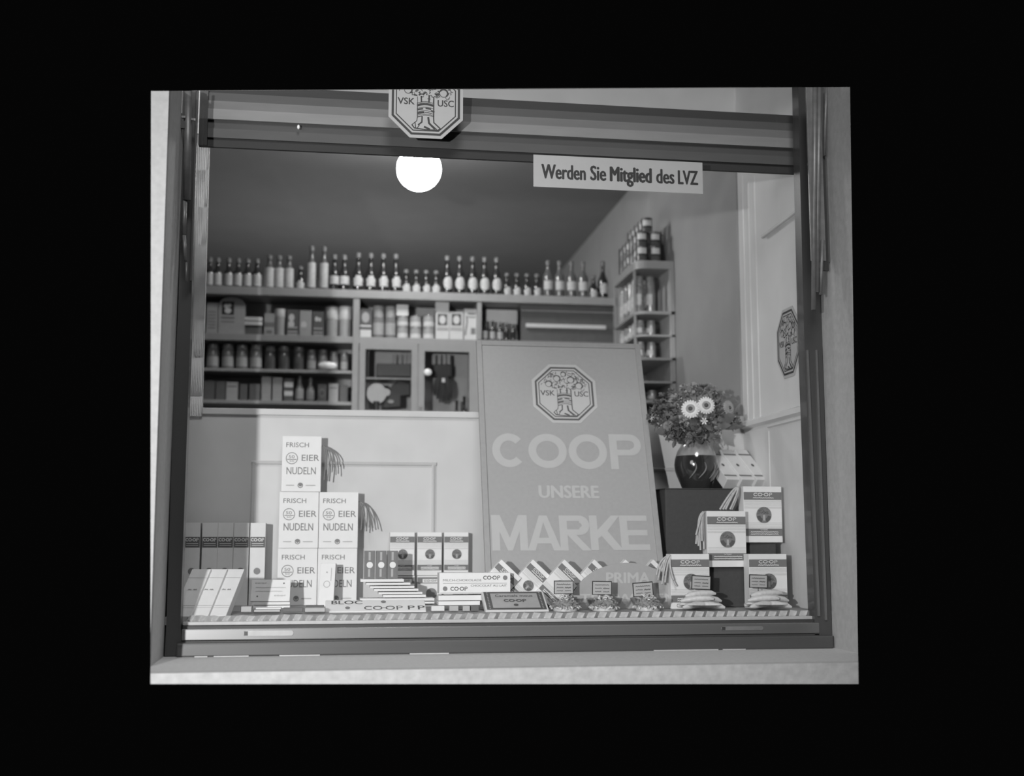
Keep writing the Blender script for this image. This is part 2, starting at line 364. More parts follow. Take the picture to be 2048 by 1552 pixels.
arm(1, 'ribbed grey awning guide arm at the right frame post', [((1630, 160), (1627, 620), .010), ((1639, 160), (1634, 585), .009), ((1653, 160), (1649, 312), .006), ((1645, 480), (1641, 590), .007)], -.17,
    [('arm_channel', M['irondark'], 1646, 1652, 312, 540, .01), ('arm_web', M['iron'], 1625, 1642, 170, 520, .008), ('guide_plate', M['railpaint'], 1650, 1663, 170, 520, .03)])
t = thing('frame_knob', 'small grey knob on the right frame post beside the awning arm', 'knob', at(1619, 327, -.05))
B().ball((0, 0, 0), .009, .012, .012).build('knob_head', M['iron'], t); B().tube([(0, 0, 0), (0, .022, 0)], .004).build('knob_stem', M['iron'], t)

# ================================================================== DISPLAY BAY
ZF = CAM.z-.288                     # display floor
YP = .97                            # partition behind the display
xwl0, xwl1 = at(360, 830, .04), at(374, 830, YP)
xwr0, xwr1 = at(1636, 700, .04), at(1483, 700, YP)
struct(B().box(xwl0.x-.03, xwr1.x+.04, .035, YP+.02, ZF-.03, ZF).build('floor', M['floor']))
TOPZ = 3.9
def wallslab(name, m, a, b, z0, z1, th):
    a, b = Vector((a.x, a.y, 0)), Vector((b.x, b.y, 0)); u = Vector((0, 0, 1))
    return B().prism([a+u*z0, b+u*z0, b+u*z1, a+u*z1], th).build(name, m)
o = struct(crop(wallslab('wall_display_left', M['white'], xwl0, xwl1, ZF-.02, TOPZ, (-.02, 0, 0)), *TOPE, MID))
o = struct(crop(wallslab('wall_display_right', M['sidewall'], xwr0, xwr1, ZF-.02, TOPZ, (.02, 0, 0)), *TOPE, MID))
zr1, zr0 = at(700, 820.5, YP).z, at(700, 833, YP).z
struct(B().box(xwl1.x-.02, xwr1.x+.02, YP, YP+.02, ZF-.02, zr0+.01).build('wall_back', M['panel']))
struct(B().box(xwl1.x-.0, xwr1.x, YP-.018, YP+.03, zr0, zr1).build('trim_3', M['panel'], bevel=.004))
yq = YP-.02
struct(crop(B().prism([at(377, 832, yq), at(404, 832, yq), at(420, 230, yq), at(391, 230, yq)], (0, .03, 0)).build('trim_9', M['white']), *TOPE, MID))
def moulding(n, x0, z0, x1, z1, y, w=.022, d=.014, sides='tlr'):
    t = struct(bpy.data.objects.new('trim_%d' % n, None)); C.objects.link(t)
    def strip(a, b, horiz):
        prof = [(-w/2, 0), (-w/2, -d*.5), (-w*.2, -d), (w*.15, -d*.75), (w*.3, -d*.35), (w/2, -d*.3), (w/2, 0)]
        if horiz: pts = [(a[0], y+p[1], a[1]-p[0]) for p in prof]; v = (b[0]-a[0], 0, 0)
        else: pts = [(a[0]+p[0], y+p[1], a[1]) for p in prof]; v = (0, 0, b[1]-a[1])
        B().prism(pts, v).build('moulding_strip', M['panel'], t)
    if 't' in sides: strip((x0-w/2, z1), (x1+w/2, z1), True)
    if 'l' in sides: strip((x0, z0), (x0, z1), False)
    if 'r' in sides: strip((x1, z0), (x1, z1), False)
    return t
p, q = at(508, 926, YP), at(868, 928, YP)
moulding(4, p.x, ZF+.02, q.x, p.z, YP)
p, q = at(900+130, 939, YP), at(1462, 939, YP)
moulding(5, at(1010, 940, YP).x, ZF+.02, q.x, at(1320, 940, YP).z, YP)
# header board over the partition, seen above the valance
o = B().box(xwl1.x, xwr1.x, YP, YP+.03, at(1000, 262, YP).z, TOPZ).build('trim_6', M['header']); struct(crop(o, *TOPE, MID))
# right side wall: dado rails, panel mould, pilaster flutes, slanted rail
nW = Vector(((xwr1-xwr0).y, -(xwr1-xwr0).x, 0)).normalized()
if nW.x > 0: nW = -nW
def onW(px, py, off=0.0): return on_plane(px, py, xwr0+nW*off, nW)
t6 = struct(bpy.data.objects.new('trim_7', None)); C.objects.link(t6)
dW = (xwr1-xwr0).normalized()
def wstrip(p, q, w, d=.012, nm='moulding_strip'):
    up = (q-p).normalized().cross(nW).normalized()
    B().prism([p-up*w/2, p+up*w/2, p+up*w/4+nW*d, p-up*w/4+nW*d], q-p).build(nm, M['sidewall'], t6)
def levelW(a, b, z):                      # horizontal strip on the side wall between two picture columns
    A, Bp = onW(a, 800), onW(b, 800); return Vector((A.x, A.y, z)), Vector((Bp.x, Bp.y, z))
zq = onW(1560, 832).z
wstrip(*levelW(1487, 1613, zq), .045, .022)
wstrip(*levelW(1536, 1613, onW(1575, 843).z), .020)
a = onW(1537, 862); wstrip(Vector((a.x, a.y, ZF)), Vector((a.x, a.y, a.z)), .020, .003)
for px in (1492, 1503, 1516):
    a = onW(px, 700); wstrip(Vector((a.x, a.y, zq)), Vector((a.x, a.y, 3.25 if px != 1492 else 3.3)), .035, .003, 'flute')
for ch in [c for c in t6.children if c.name.startswith('flute')]: crop(ch, *TOPE, MID)
t = thing('wall_rod', 'thin slanting rod on the right side wall high above the emblem', 'rod', onW(1562, 446, .02))
B().tube([onW(1524, 474, .02)-t.location, onW(1603, 415, .02)-t.location], .008, 8).build('rod_bar', M['sidewall'], t)

# ------------------------------------------------------------------ striped valance behind the top of the pane
vt = thing('valance', 'striped grey valance board across the top of the window', 'valance', at(1000, 260, .12))
rows = [229, 246, 262, 278, 297, 313, 330, 346]
x0, x1 = at(415, 260, .12).x-vt.location.x, at(1594, 290, .12).x-vt.location.x
prof = [.012, .006, 0, -.006, .010, .004, .014]
for i in range(7):
    za, zb = at(1592, rows[i], .12).z-vt.location.z, at(1592, rows[i+1], .12).z-vt.location.z
    o = B().box(x0, x1-(.006 if i < 2 else 0), prof[i], .03, zb, za-.0004).build('valance_slat', VAL[i], vt)
    crop(o, *TOPE, MID)
    if i >= 1 or True:
        o = B().box(at(398, 260, .12).x-vt.location.x, x0-.0005, -.004, .03, zb, za-.0001).build('end_block', VAL[0] if i > 3 else VAL[1], vt); crop(o, *TOPE, MID)
t = thing('lamp_pull', 'tiny pale pull knob on the striped valance left of the emblem', 'knob', at(597, 254, .10))
B().ball((0, 0, 0), .006, .006, .010).build('pull_drop', M['white'], t)

# ------------------------------------------------------------------ emblems
def emblem(label, o3, u, v, R, crop_top=False, name='octagonal_emblem'):
    n = u.cross(v).normalized()           # towards the back
    t = thing(name, label, 'emblem sign', o3)
    Mx = Matrix((( u.x, -n.x, v.x, 0), (u.y, -n.y, v.y, 0), (u.z, -n.z, v.z, 0), (0, 0, 0, 1)))
    # local y = -n points to the back when n faces the viewer
    t.rotation_euler = Mx.to_euler()
    oc = [(x*1.09*R, 0, z*1.09*R) for x, z in OCT]
    a = B().prism(oc, (0, .003, 0)).build('emblem_board', M['gpaper'], t)
    b = B().flat(xf(EMB, R, R, 0, 0), -.0008).build('emblem_print', M['ink'], t)
    if crop_top:
        bpy.context.view_layer.update(); t.matrix_basis = t.matrix_world.copy()
        for q in (a, b): crop(q, *TOPE, MID)
    return t
X, Z = Vector((1, 0, 0)), Vector((0, 0, 1))
e1 = at(852, 204.5, 0.002)
emblem('octagonal tree emblem on the window pane over the striped valance, its top cut off', e1, X, Z, 71/2400*4.8, True)
c = onW(1576, 685, .004)
h = (onW(1578, 615, .004)-onW(1578, 755, .004)).length/2/1.09
es = emblem('octagonal tree emblem on the right side wall, seen edgewise', c, -dW if dW.x > 0 and False else Vector((-dW.x, -dW.y, 0)).normalized(), Z, h)
es.scale = (.84, 1, 1); es.children[0].data.materials[0] = M['card4b']

# ------------------------------------------------------------------ paper strip on the pane
p, q, r_ = at(1067, 373, .004), at(1406, 387, .004), at(1066, 309, .004)
t = thing('window_notice', 'white paper strip with bold German lettering stuck on the pane at upper right', 'notice', p)
w, h = q.x-p.x, (r_.z-p.z)
B().box(0, w, 0, .002, 0, h).build('paper_strip', M['gpaper'], t)
B().flat(text('Werden', .045*w, .26*h, .305*w, .72*h, .03)+text('Sie', .33*w, .27*h, .425*w, .74*h, .03)+text('Mitglied', .445*w, .12*h, .695*w, .74*h, .03)+text('des', .72*w, .27*h, .83*w, .73*h, .03)+text('LVZ', .85*w, .27*h, .972*w, .72*h, .03), -.0008).build('lettering', M['ink'], t)

# ------------------------------------------------------------------ pleated paper edging along the front
t = B(); zb, zt = ZF-.026, ZF+.004; n = 56; L = xr-.012-(xl+.012); x0 = xl+.01
rnd = random.Random(5)
vs = []; fs = []
pts = [x0+L*i/(2*n) for i in range(2*n+1)]
for i, x in enumerate(pts):
    j = rnd.uniform(-.003, .003)
    y = .004+(0 if i % 2 else .024)
    vs += [(x+j+.010, y+.010, zt+rnd.uniform(-.002, .003)), (x+j, y, (zb+zt)/2), (x+j-.006, y-.002+(.014 if i % 2 else 0), zb)]
for i in range(2*n):
    for k in (0, 1): fs.append((3*i+k, 3*i+k+1, 3*i+k+4, 3*i+k+3))
t.add(vs, fs); tag(t.build('paper_edging', M['paper']), 'pleated grey paper edging along the front of the display floor', 'edging')
t = B().box(xl+.01, xr-.01, .034, .04, zb, ZF-.002); tag(struct(t.build('trim_8', M['band'])))

# ================================================================== SHOP BEHIND THE PARTITION
ZQ = at(1483, 196, YP+.03).z; ZQL = at(376, 196, YP+.03).z; XW = xwr1.x-.001; ZC = CAM.z+2.47; ZB = 1.18
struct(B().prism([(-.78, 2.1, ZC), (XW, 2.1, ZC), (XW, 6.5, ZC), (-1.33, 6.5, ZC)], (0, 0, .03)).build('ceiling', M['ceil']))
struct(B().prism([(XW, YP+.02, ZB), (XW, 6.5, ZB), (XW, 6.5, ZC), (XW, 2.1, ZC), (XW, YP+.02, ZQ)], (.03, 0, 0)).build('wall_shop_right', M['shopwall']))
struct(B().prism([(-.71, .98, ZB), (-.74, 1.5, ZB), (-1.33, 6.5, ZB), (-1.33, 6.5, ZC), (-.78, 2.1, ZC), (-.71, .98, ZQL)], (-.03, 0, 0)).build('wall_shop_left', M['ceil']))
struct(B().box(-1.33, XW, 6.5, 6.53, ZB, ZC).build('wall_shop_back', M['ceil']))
struct(B().prism([(-.72, YP+.03, ZQL-.02), (XW, YP+.03, ZQ-.02), (XW, 2.12, ZC), (-.79, 2.12, ZC)], (0, 0, .02)).build('ceiling_baffle', M['ceil']))  # added unseen board, blocks light leaking in over the header
# opal ceiling globe
g = at(838, 338, 2.1); t = thing('globe_lamp', 'glowing round opal ceiling lamp behind the striped valance', 'lamp', (g.x, g.y, ZC))
dz = g.z-ZC; B().ball((0, 0, dz), .130, .130, .130, 40, 24).build('lamp_globe', M['globe'], t)
B().lathe([(.05, -.0), (.05, -.02), (.012, -.03), (.012, dz+.16), (.05, dz+.15), (.05, dz+.122)], 16).build('lamp_holder', M['tin'], t)

# ------------------------------------------------------------------ cabinet wall
YC = 2.72; DC = .30
cab = thing('shop_cabinet', 'painted cabinet wall with open shelves behind the display partition', 'cabinet', at(820, 838, YC))
O = cab.location
def zc(py, px): return at(px, py, YC).z-O.z
def xc(px, py=700): return at(px, py, YC).x-O.x
def cb(name, x0, x1, z0, z1, y0=0.0, y1=DC, m='wood', bev=.002, par=None):
    return B().box(x0, x1, y0, y1, z0, z1).build(name, M[m], par or cab, bev)
XL, XR = xc(392), xc(1229)
zt1, zt0 = zc(580, 700), zc(596, 700)
cb('top_board', XL, XR+.02, zt0, zt1, -.012)
xA0, xA1, xB0, xB1 = xc(705), xc(718), xc(954), xc(963)
zs1, zs0 = zc(673, 700), zc(684, 700)
cb('shelf_board', XL, xA0, zs0-.006, zs1); cb('shelf_board', xA0, XR, zs0-.006, zs1)
zu1, zu0 = zc(738, 560), zc(744, 560)
zv1, zv0 = zc(801, 560), zc(808, 560)
cb('shelf_board', XL, xA0, zu0, zu1, .01); cb('shelf_board', XL, xA0, zv0, zv1, .01)
zbm = zc(860, 700)
cb('upright', xA0, xA1, zbm, zt0, -.004); cb('upright', xB0, xB1, zs1, zt0, -.004); cb('upright', xc(396), xc(404), zbm, zt0, -.004); cb('upright', xB0+.005, xB1+.005, zbm, zs0, -.004)
cb('back_board', XL, XR, zbm, zt0, DC, DC+.015, 'recess', 0)
cb('base_board', XL, XR, zbm-.02, zbm)
# glazed doors
def door(x0, x1, gx0, gx1, zt, zb, gt, gb):
    d = cb('cabinet_door', x0, gx0, zb, zt, -.018, -.001)
    m = B(); m.box(gx1, x1, -.018, -.001, zb, zt); m.box(gx0, gx1, -.018, -.001, gt, zt); m.box(gx0, gx1, -.018, -.001, zb, gb)
    m.box(x0, gx0, -.018, -.001, zb, zt)
    old = d.data; d.data = m.mesh('door', M['wood'])
    B().box(gx0, gx1, -.009, -.007, gb, gt).build('door_glass', M['pane'], d); return d
zdt, zdb = zc(687, 830), zc(838, 830)
door(xc(719), xc(835.5), xc(731), xc(823), zdt, zdb, zc(700, 780), zc(821, 780))
d = door(xc(836.5), xc(957), xc(849), xc(938), zdt, zdb, zc(704, 890), zc(823, 890))
B().tube([(xc(842), -.018, zc(815, 842)), (xc(842), -.032, zc(815, 842))], .009, 10).build('door_knob', M['tin'], d)

def base(px, py, z, Y):
    p = at(px, py, Y); return Vector((p.x, Y, z))
def pxw(x0, x1, py, Y): return at(x1, py, Y).x-at(x0, py, Y).x
ZT = O.z+zt1; ZS = O.z+zs1; ZU = O.z+zu1; ZV = O.z+zv1
# ---- bottles along the cabinet top
def bottle_kind(name, r, h, neck, lab, lz0, lz1, shape, body='bottle', caplen=.03):
    t = thing(name, 'bottle', 'bottle')
    sh = h*neck
    B().lathe([(r*.9, 0), (r, .006), (r, sh*.92), (r*.93, sh), (r*.6, sh+(h-sh)*.22), (.014, sh+(h-sh)*.42), (.0125, h-.012), (.015, h-.010), (.015, h-.001), (.010, h)], 16).build('bottle_body', M[body], t)
    rr = r+.0008
    if shape == 'round':
        n = 12; vs = []; zc_, rz = (lz0+lz1)/2*h, (lz1-lz0)/2*h
        arcs = [(-PI/2+1.05*math.sin(-PI/2+PI*i/n)) for i in range(n+1)]
        for i in range(n+1):
            q = math.cos(-PI/2+PI*i/n); a = arcs[i]
            vs += [(rr*math.cos(a), rr*math.sin(a), zc_-rz*q), (rr*math.cos(a), rr*math.sin(a), zc_+rz*q)]
        B().add(vs, [(2*i, 2*i+2, 2*i+3, 2*i+1) for i in range(n)]).build('bottle_label', M['lab'], t)
    else:
        zz = [(lz0, .9), (lz0+(lz1-lz0)*.28, .9), (lz0+(lz1-lz0)*.3, .75), (lz0+(lz1-lz0)*.38, 1.0), (lz1-(lz1-lz0)*.25, 1.0), (lz1-(lz1-lz0)*.2, .55), (lz1, .5)] if shape == 'cross' else [(lz0, 1.1), (lz1, 1.1)]
        b = B(); n = 8
        vs = [(rr*math.cos(-PI/2+w*(i/n*2-1)), rr*math.sin(-PI/2+w*(i/n*2-1)), z*h) for z, w in zz for i in range(n+1)]
        fs = [(j*(n+1)+i, j*(n+1)+i+1, (j+1)*(n+1)+i+1, (j+1)*(n+1)+i) for j in range(len(zz)-1) for i in range(n)]
        b.add(vs, fs, True).build('bottle_label', M['lab'], t)
    B().lathe([(.0155, h-caplen), (.0158, h-.002), (.012, h+.001)], 12).build('bottle_capsule', M['capsule'], t)
    return t
KS = dict(
    jug=bottle_kind('squat_bottle', .030, .200, .55, 1, .10, .48, 'rect'), tall=bottle_kind('tall_bottle', .030, .265, .60, 1, .08, .62, 'rect', 'clearb'),
    cross=bottle_kind('wine_bottle', .034, .262, .52, 1, .16, .42, 'cross'), small=bottle_kind('small_bottle', .029, .225, .50, 1, .10, .40, 'cross'),
    rnd=bottle_kind('wine_bottle', .034, .262, .55, 1, .14, .46, 'round'), pale=bottle_kind('liqueur_bottle', .034, .255, .60, 1, .22, .45, 'rect', 'clearb'),
    dark=bottle_kind('wine_bottle', .032, .245, .55, 1, .2, .42, 'rect'))
GR = [('jug', (418, 434, 456, 475, 494, 513), 'squat dark bottle with a pale wraparound label', 'squat bottles at the left end of the cabinet top'),
      ('tall', (538, 557, 577), 'dark shouldered bottle with a tall grey label', 'shouldered bottles on the cabinet top'),
      ('small', (600,), 'small bottle with a bright label', None),
      ('tall', (622, 647), 'tallest slim bottle with a long pale label', 'tall slim bottles on the cabinet top'),
      ('dark', (668, 688), 'dark bottle with a dim label', 'dim labelled bottles on the cabinet top'),
      ('cross', (716, 741, 766, 791), 'dark wine bottle with a cross-shaped pale label', 'cross-label wine bottles'),
      ('small', (812, 832, 852, 872), 'smaller dark bottle with pointed label', 'smaller bottles left of the round-label row'),
      ('rnd', (894, 919, 945, 969, 993), 'dark wine bottle with large round label', 'round-label wine bottles'),
      ('small', (1014, 1034, 1054, 1074), 'smaller dark bottle with pointed label', 'smaller bottles right of the round-label row'),
      ('pale', (1096, 1119, 1143, 1166), 'greyish clear bottle with a bright square label', 'clear bottles near the right end of the cabinet top'),
      ('small', (1187,), 'low bottle with a two-part label', None), ('cross', (1206,), 'dark bottle at the right end of the cabinet top', None)]
first = {}
for gi, (k, xs, lab, grp) in enumerate(GR):
    for i, px in enumerate(xs):
        loc = base(px, 580, ZT+.0005, YC+.09)
        if len(xs) == 1: L = lab+{600: ', just left of the tall slim pair', 1187: ', between the clear bottles and the last dark one', 1206: ''}[px]
        else:
            o_ = ORD[i] if i < len(xs)-1 else 'rightmost'
            L = '%s, %s of %s%s' % (lab, o_.replace(' from the left', ''), {2: 'two', 3: 'three', 4: 'four', 5: 'five', 6: 'six'}[len(xs)], {812: ' left of the round-label row', 1014: ' right of the round-label row'}.get(xs[0], ' on the cabinet top'))
        if k not in first:
            r = KS[k]; first[k] = 1; r.location = loc; r['label'] = L
            if grp: r['group'] = grp
        else:
            r = dup(KS[k], loc, L, group=grp)
            if not grp and 'group' in r: del r['group']
        if px == 622 or px == 647: r.scale = (1, 1, 1.12)
        if px in (538, 557, 577): r.scale = (1.1, 1.1, .86)
        if px in (600, 1187): r.scale = (1, 1, .72)
        r.rotation_euler = (0, 0, random.uniform(-.15, .15)+.13)
# ---- jars, tins, packets on the open shelves
def jar(px0, px1, py, z, Y, label, group=None, m='jar', lid='tin', lid_h=.16, labm=None, shape='jar'):
    x = (px0+px1)/2; r = pxw(px0, px1, 700, Y)/2; h = at(x, py, Y).z-z
    loc = base(x, 700, z+.0005, Y+r); t = thing({'jar': 'storage_jar', 'tin': 'round_tin', 'bottle': 'shelf_bottle'}[shape], label, 'jar' if shape == 'jar' else ('tin' if shape == 'tin' else 'bottle'), loc, group=group)
    if shape == 'bottle': prof = [(r*.9, 0), (r, .004), (r, h*.5), (r*.6, h*.66), (r*.42, h*.72), (r*.42, h*.88)]
    elif shape == 'tin': prof = [(r*.98, 0), (r, .003), (r, h*(1-lid_h))]
    else: prof = [(r*.9, 0), (r, .006), (r, h*(.93-lid_h)), (r*.88, h*(1-lid_h))]
    B().lathe(prof, 18).build('jar_body', M[m], t)
    zt = prof[-1][1]; lr = prof[-1][0]*1.04
    B().lathe([(lr, zt), (lr*1.02, zt+.002), (lr*1.02, h-.003), (lr*.96, h)], 18).build('jar_lid', M[lid], t)
    if labm:
        n = 8; rr = r+.0008; w = 1.15
        vs = [(rr*math.cos(-PI/2+w*(i/n*2-1)), rr*math.sin(-PI/2+w*(i/n*2-1)), zz*h) for zz in (.12, .48) for i in range(n+1)]
        B().add(vs, [(i, i+1, n+2+i, n+1+i) for i in range(n)], True).build('jar_label', M[labm], t)
    return t
def pack(px0, px1, py, z, Y, label, d=.07, m='card3', deco=None, group=None, name='food_packet', cat='packet'):
    x = (px0+px1)/2; w = pxw(px0, px1, 700, Y); h = at(x, py, Y).z-z
    dd = [(n_, M[mm], xf(pl, w, h, 0, 0)) for n_, mm, pl in (deco or [])]
    return carton(name, label, cat, base(x, 700, z+.0005, Y), w, h, d, M[m], None, group, dd)
YJ = YC+.05
HEADP = [('picture_panel', 'print', [rect(-.36, .52, .36, .93)]), ('picture_figure', 'card2', [disc(0, .72, .24, 16, .15)]), ('caption_band', 'paleink', [rect(-.42, .34, .42, .46)])]
pack(411, 433, 605, ZS, YJ, 'tall grey packet at the left end of the upper shelf', .08, 'card3', [('fine_print', 'midink', sum([squiggle(-.35, .3, .2+.1*i, .02, .03, i, 8) for i in range(6)], []))])
# round-topped carton
w = pxw(435, 488, 700, YJ); h = at(461, 594, YJ).z-ZS; t = thing('display_carton', 'large round-topped carton with a dark picture square on the upper shelf', 'carton', base(461.5, 700, ZS, YJ))
pts = [(-w/2, 0, 0), (w/2, 0, 0)]+[(w/2*math.cos(a), 0, h-.05+.05*math.sin(a)) for a in [PI*i/12 for i in range(13)]]
B().prism(pts, (0, .09, 0)).build('carton_body', M['card3'], t)
B().flat([rect(-w*.38, h*.53, w*.08, h*.88)], -.0008).build('picture_panel', M['ink'], t)
B().flat([disc(-w*.22, h*.76, w*.09), disc(-w*.09, h*.78, w*.07), disc(-w*.15, h*.64, w*.13, 16, h*.08)], -.0016).build('picture_figure', M['card2'], t)
B().flat([rect(-w*.4, h*.42, w*.1, h*.48), rect(-w*.4, h*.33, w*.1, h*.36)], -.0008).build('caption_band', M['midink'], t)
for i, (a, b) in enumerate(((634, 641), (643, 650))):
    z0 = at(507, b, YJ).z; z1 = at(507, a, YJ).z
    t = thing('flat_tray', ('upper' if i == 0 else 'lower')+' of two pale flat trays beside the round-topped carton', 'tray', (at(507, 640, YJ).x, YJ, z0), group='flat trays on the upper shelf')
    w = pxw(489, 525, 640, YJ); B().box(-w/2, w/2, 0, .12, 0, .003).build('tray_base', M['card2'], t); B().box(-w/2, w/2, -.002, .002, 0, z1-z0).build('tray_rim', M['card2'], t)
t = B().box(at(490, 660, YJ).x, at(524, 660, YJ).x, YJ+.01, YJ+.12, ZS, at(507, 650.5, YJ).z); tag(t.build('dark_box', M['card4'], bevel=.002), 'dark box under the two pale flat trays', 'box')
pack(527, 547, 627, ZS, YJ, 'small packet with grey bands right of the flat trays', .06, 'card3', [('band', 'midink', [rect(-.5, .4, .5, .6), rect(-.3, .1, .3, .25)])])
jar(547, 571, 617, ZS, YJ, 'upright tin with a round pale lid between two packets', None, 'card3', 'card2', .3, None, 'tin')
for a, b, y, n_ in ((572, 596, 619, 'with two pale figures'), (598, 622, 621, 'with one low pale figure'), (624, 647, 623, 'with a pale figure over stripes')):
    pk = [('figure', 'card2', [disc(-.15, .7, .16, 12, .10), disc(.12, .68, .13, 12, .08)])]
    if 'two' in n_: pk = [('figure', 'card2', [disc(-.1, .70, .25, 12, .14), disc(-.12, .45, .27, 12, .14)]), ]
    if 'low' in n_: pk = [('figure', 'card2', [disc(-.15, .45, .25, 12, .14)])]
    pk.append(('stripe', 'paleink', [rect(-.42, .05, .42, .1), rect(-.42, .3, .42, .36), rect(-.42, .15, .42, .2)]))
    pack(a, b, y, ZS, YJ, 'square grey packet %s on the upper shelf' % n_, .07, 'card4' if 'low' not in n_ else 'card3', pk, 'picture packets on the upper shelf')
jar(649, 675, 612, ZS, YJ, 'large pale-topped canister, left of two beside the upright', 'pale-topped canisters', 'card3', 'card2', .42, None, 'tin')
jar(677, 702, 612, ZS, YJ, 'large pale-topped canister, right of two beside the upright', 'pale-topped canisters', 'card3', 'card2', .42, None, 'tin')
r2 = [(414, 439, 686), (444, 469, 686), (472, 497, 688), (500, 525, 688), (530, 552, 692), (557, 580, 691), (587, 609, 693), (614, 633, 699), (636, 656, 699), (659, 677, 703), (681, 697, 703)]
for i, (a, b, y) in enumerate(r2):
    jar(a, b, y, ZU, YJ, '%s jar on the middle shelf, %s' % ('dark' if 4 <= i <= 6 else 'greyish', ORD[i] if i < 10 else 'rightmost'), 'jars on the middle shelf', 'clearb' if 4 <= i <= 6 else 'jar', 'tin' if i != 4 else 'jar', .22, 'card3' if not 4 <= i <= 6 else None)
r3 = [(410, 432, 761, 'p'), (434, 453, 762, 'p'), (455, 478, 764, 'l'), (482, 497, 768, 'p'), (501, 522, 768, 'p'), (525, 544, 754, 'g'), (547, 566, 755, 'g'), (570, 588, 757, 's'), (592, 610, 750, 'b'), (614, 631, 755, 'b'), (637, 655, 768, 'c'), (659, 678, 767, 'l'), (681, 697, 770, 'p')]
for i, (a, b, y, k) in enumerate(r3):
    L = 'on the bottom open shelf, '+(ORD[i] if i < 12 else 'rightmost')
    if k == 'b': jar(a, b, y, ZV, YJ, 'small necked bottle '+L, 'goods on the bottom open shelf', 'jar', 'tin', .12, 'card3', 'bottle')
    else:
        dec = {'p': None, 'l': [('band', 'midink', [rect(-.4, .72, .4, .8)])], 'g': [('stripe', 'paleink', [rect(-.45, .2, .45, .3), rect(-.45, .8, .45, .86)])],
               's': [('stripe', 'card', [rect(-.48, .25, .48, .45), rect(-.48, .62, .48, .85)])], 'c': [('roundel', 'midink', [ring(0, .5, .3, .14, 16, .2)])]}[k]
        pack(a, b, y, ZV, YJ, {'p': 'plain dim packet ', 'l': 'light packet with a dark line ', 'g': 'tall grey packet with pale stripes ', 's': 'packet with broad white stripes ', 'c': 'packet with a dark ring '}[k]+L, .07, {'p': 'card4', 'l': 'card3', 'g': 'card3', 's': 'card4', 'c': 'card4'}[k], dec, 'goods on the bottom open shelf')
# middle compartment
pack(717.5, 743, 617, ZS, YJ, 'dark packet with a pale oval at the left of the middle compartment', .07, 'card4', [('oval', 'card3', [disc(0, .7, .3, 16, .18)]), ('stripe', 'card2', [rect(-.45, .38, .45, .44), rect(-.45, 0.02, .45, .28)])])
for i, (a, b, y) in enumerate(((744, 768, 611), (769, 791, 612))):
    jar(a, b, y, ZS, YJ, 'glass jar with a broad pale lid, %s of two in the middle compartment' % ('left', 'right')[i], 'wide-lidded jars', 'jar', 'card3', .34, 'card3')
def tins(a, b, ys, lab):
    zb = at(a, 675, YJ).z
    for j in range(len(ys)-1):
        z = ZS if j == 0 else at((a+b)/2, ys[j], YJ).z
        jar(a, b, ys[j+1], z, YJ, '%s tin of the stack %s' % (('bottom', 'middle', 'upper')[j], lab), 'stacked tins', 'card3', 'tin', .08, 'card2', 'tin')
tins(793, 816, (675, 653, 632), 'under the white cube')
zq_ = at(804, 632, YJ).z; w = pxw(793, 817, 620, YJ); t = thing('white_cube', 'bright white cube carton topping a stack of tins', 'carton', base(805, 620, zq_+.001, YJ)); B().box(-w/2, w/2, 0, w, 0, at(804, 609, YJ).z-zq_).build('carton_body', M['card'], t, .006)
tins(819, 842, (675, 655, 631), 'right of the white cube')
tins(845, 868, (675, 655, 630), 'left of the two picture packets')
pack(871, 898, 624, ZS, YJ, 'dark picture packet with a pale face, left of two', .07, 'card2', HEADP, 'picture packets with faces')
t = pack(899, 926, 624, ZS, YJ, 'dark picture packet with a pale face, right of two', .07, 'card2', HEADP, 'picture packets with faces')
zz_ = at(884, 623.5, YJ).z; t = thing('small_carton', 'plain pale carton lying on the left picture packet', 'carton', base(884.5, 620, zz_+.001, YJ)); w = pxw(871, 898, 620, YJ); B().box(-w/2, w/2, 0, .06, 0, at(884, 604, YJ).z-zz_).build('carton_body', M['card2'], t, .002)
pack(928, 953, 618, ZS, YJ, 'pale printed packet at the right end of the middle compartment', .07, 'card2', [('bold_print', 'midink', stroke([(-.4, .2), (-.25, .6), (-.3, .75)], .12)+[rect(-.2, .82, .4, .88), rect(-.2, .72, .4, .76), rect(.05, .2, .4, .4)])])
pack(832, 869, 616, ZS, YJ+.12, 'broad pale carton standing behind the tin stacks', .05, 'card3')
# right compartment: little dark bottles, pale board, dark hatch, tube lamp reflection as a white bar
for i, px in enumerate((970, 985, 1000, 1013, 1026)):
    jar(px-6, px+6, 640+i*1.5, ZS, YJ-.01, 'little dark bottle with a pale collar, %s of five' % (ORD[i] if i < 4 else 'rightmost'), 'little dark bottles beside the poster top', 'bottle', 'capsule' if i > 1 else 'bottle', .16, 'card3' if i < 3 else None, 'bottle')
t = B().box(at(976, 650, YJ).x, at(1040, 650, YJ).x, YC+.17, YC+.18, ZS, at(1010, 620, YC+.17).z); tag(t.build('pale_board', M['card2']), 'pale upright board behind the little dark bottles', 'board')
t = thing('shop_hatch', 'dark framed hatch with a white bar imitating a tube reflection behind the poster top', 'hatch', base(1136, 650, ZS, YC+.05))
w = pxw(1043, 1229, 650, YC+.05)/2; h = at(1136, 609, YC+.05).z-ZS
B().box(-w, w, .02, .03, 0, h).build('hatch_board', M['card4'], t)
B().box(-w, w, 0, .02, h-.050, h-.044).build('hatch_rail', M['card3'], t)
B().box(-w*.9, w*.82, -.004, .012, at(1136, 654, YC).z-ZS, at(1136, 646, YC).z-ZS).build('tube_reflection_bar', M['card2'], t, .002)
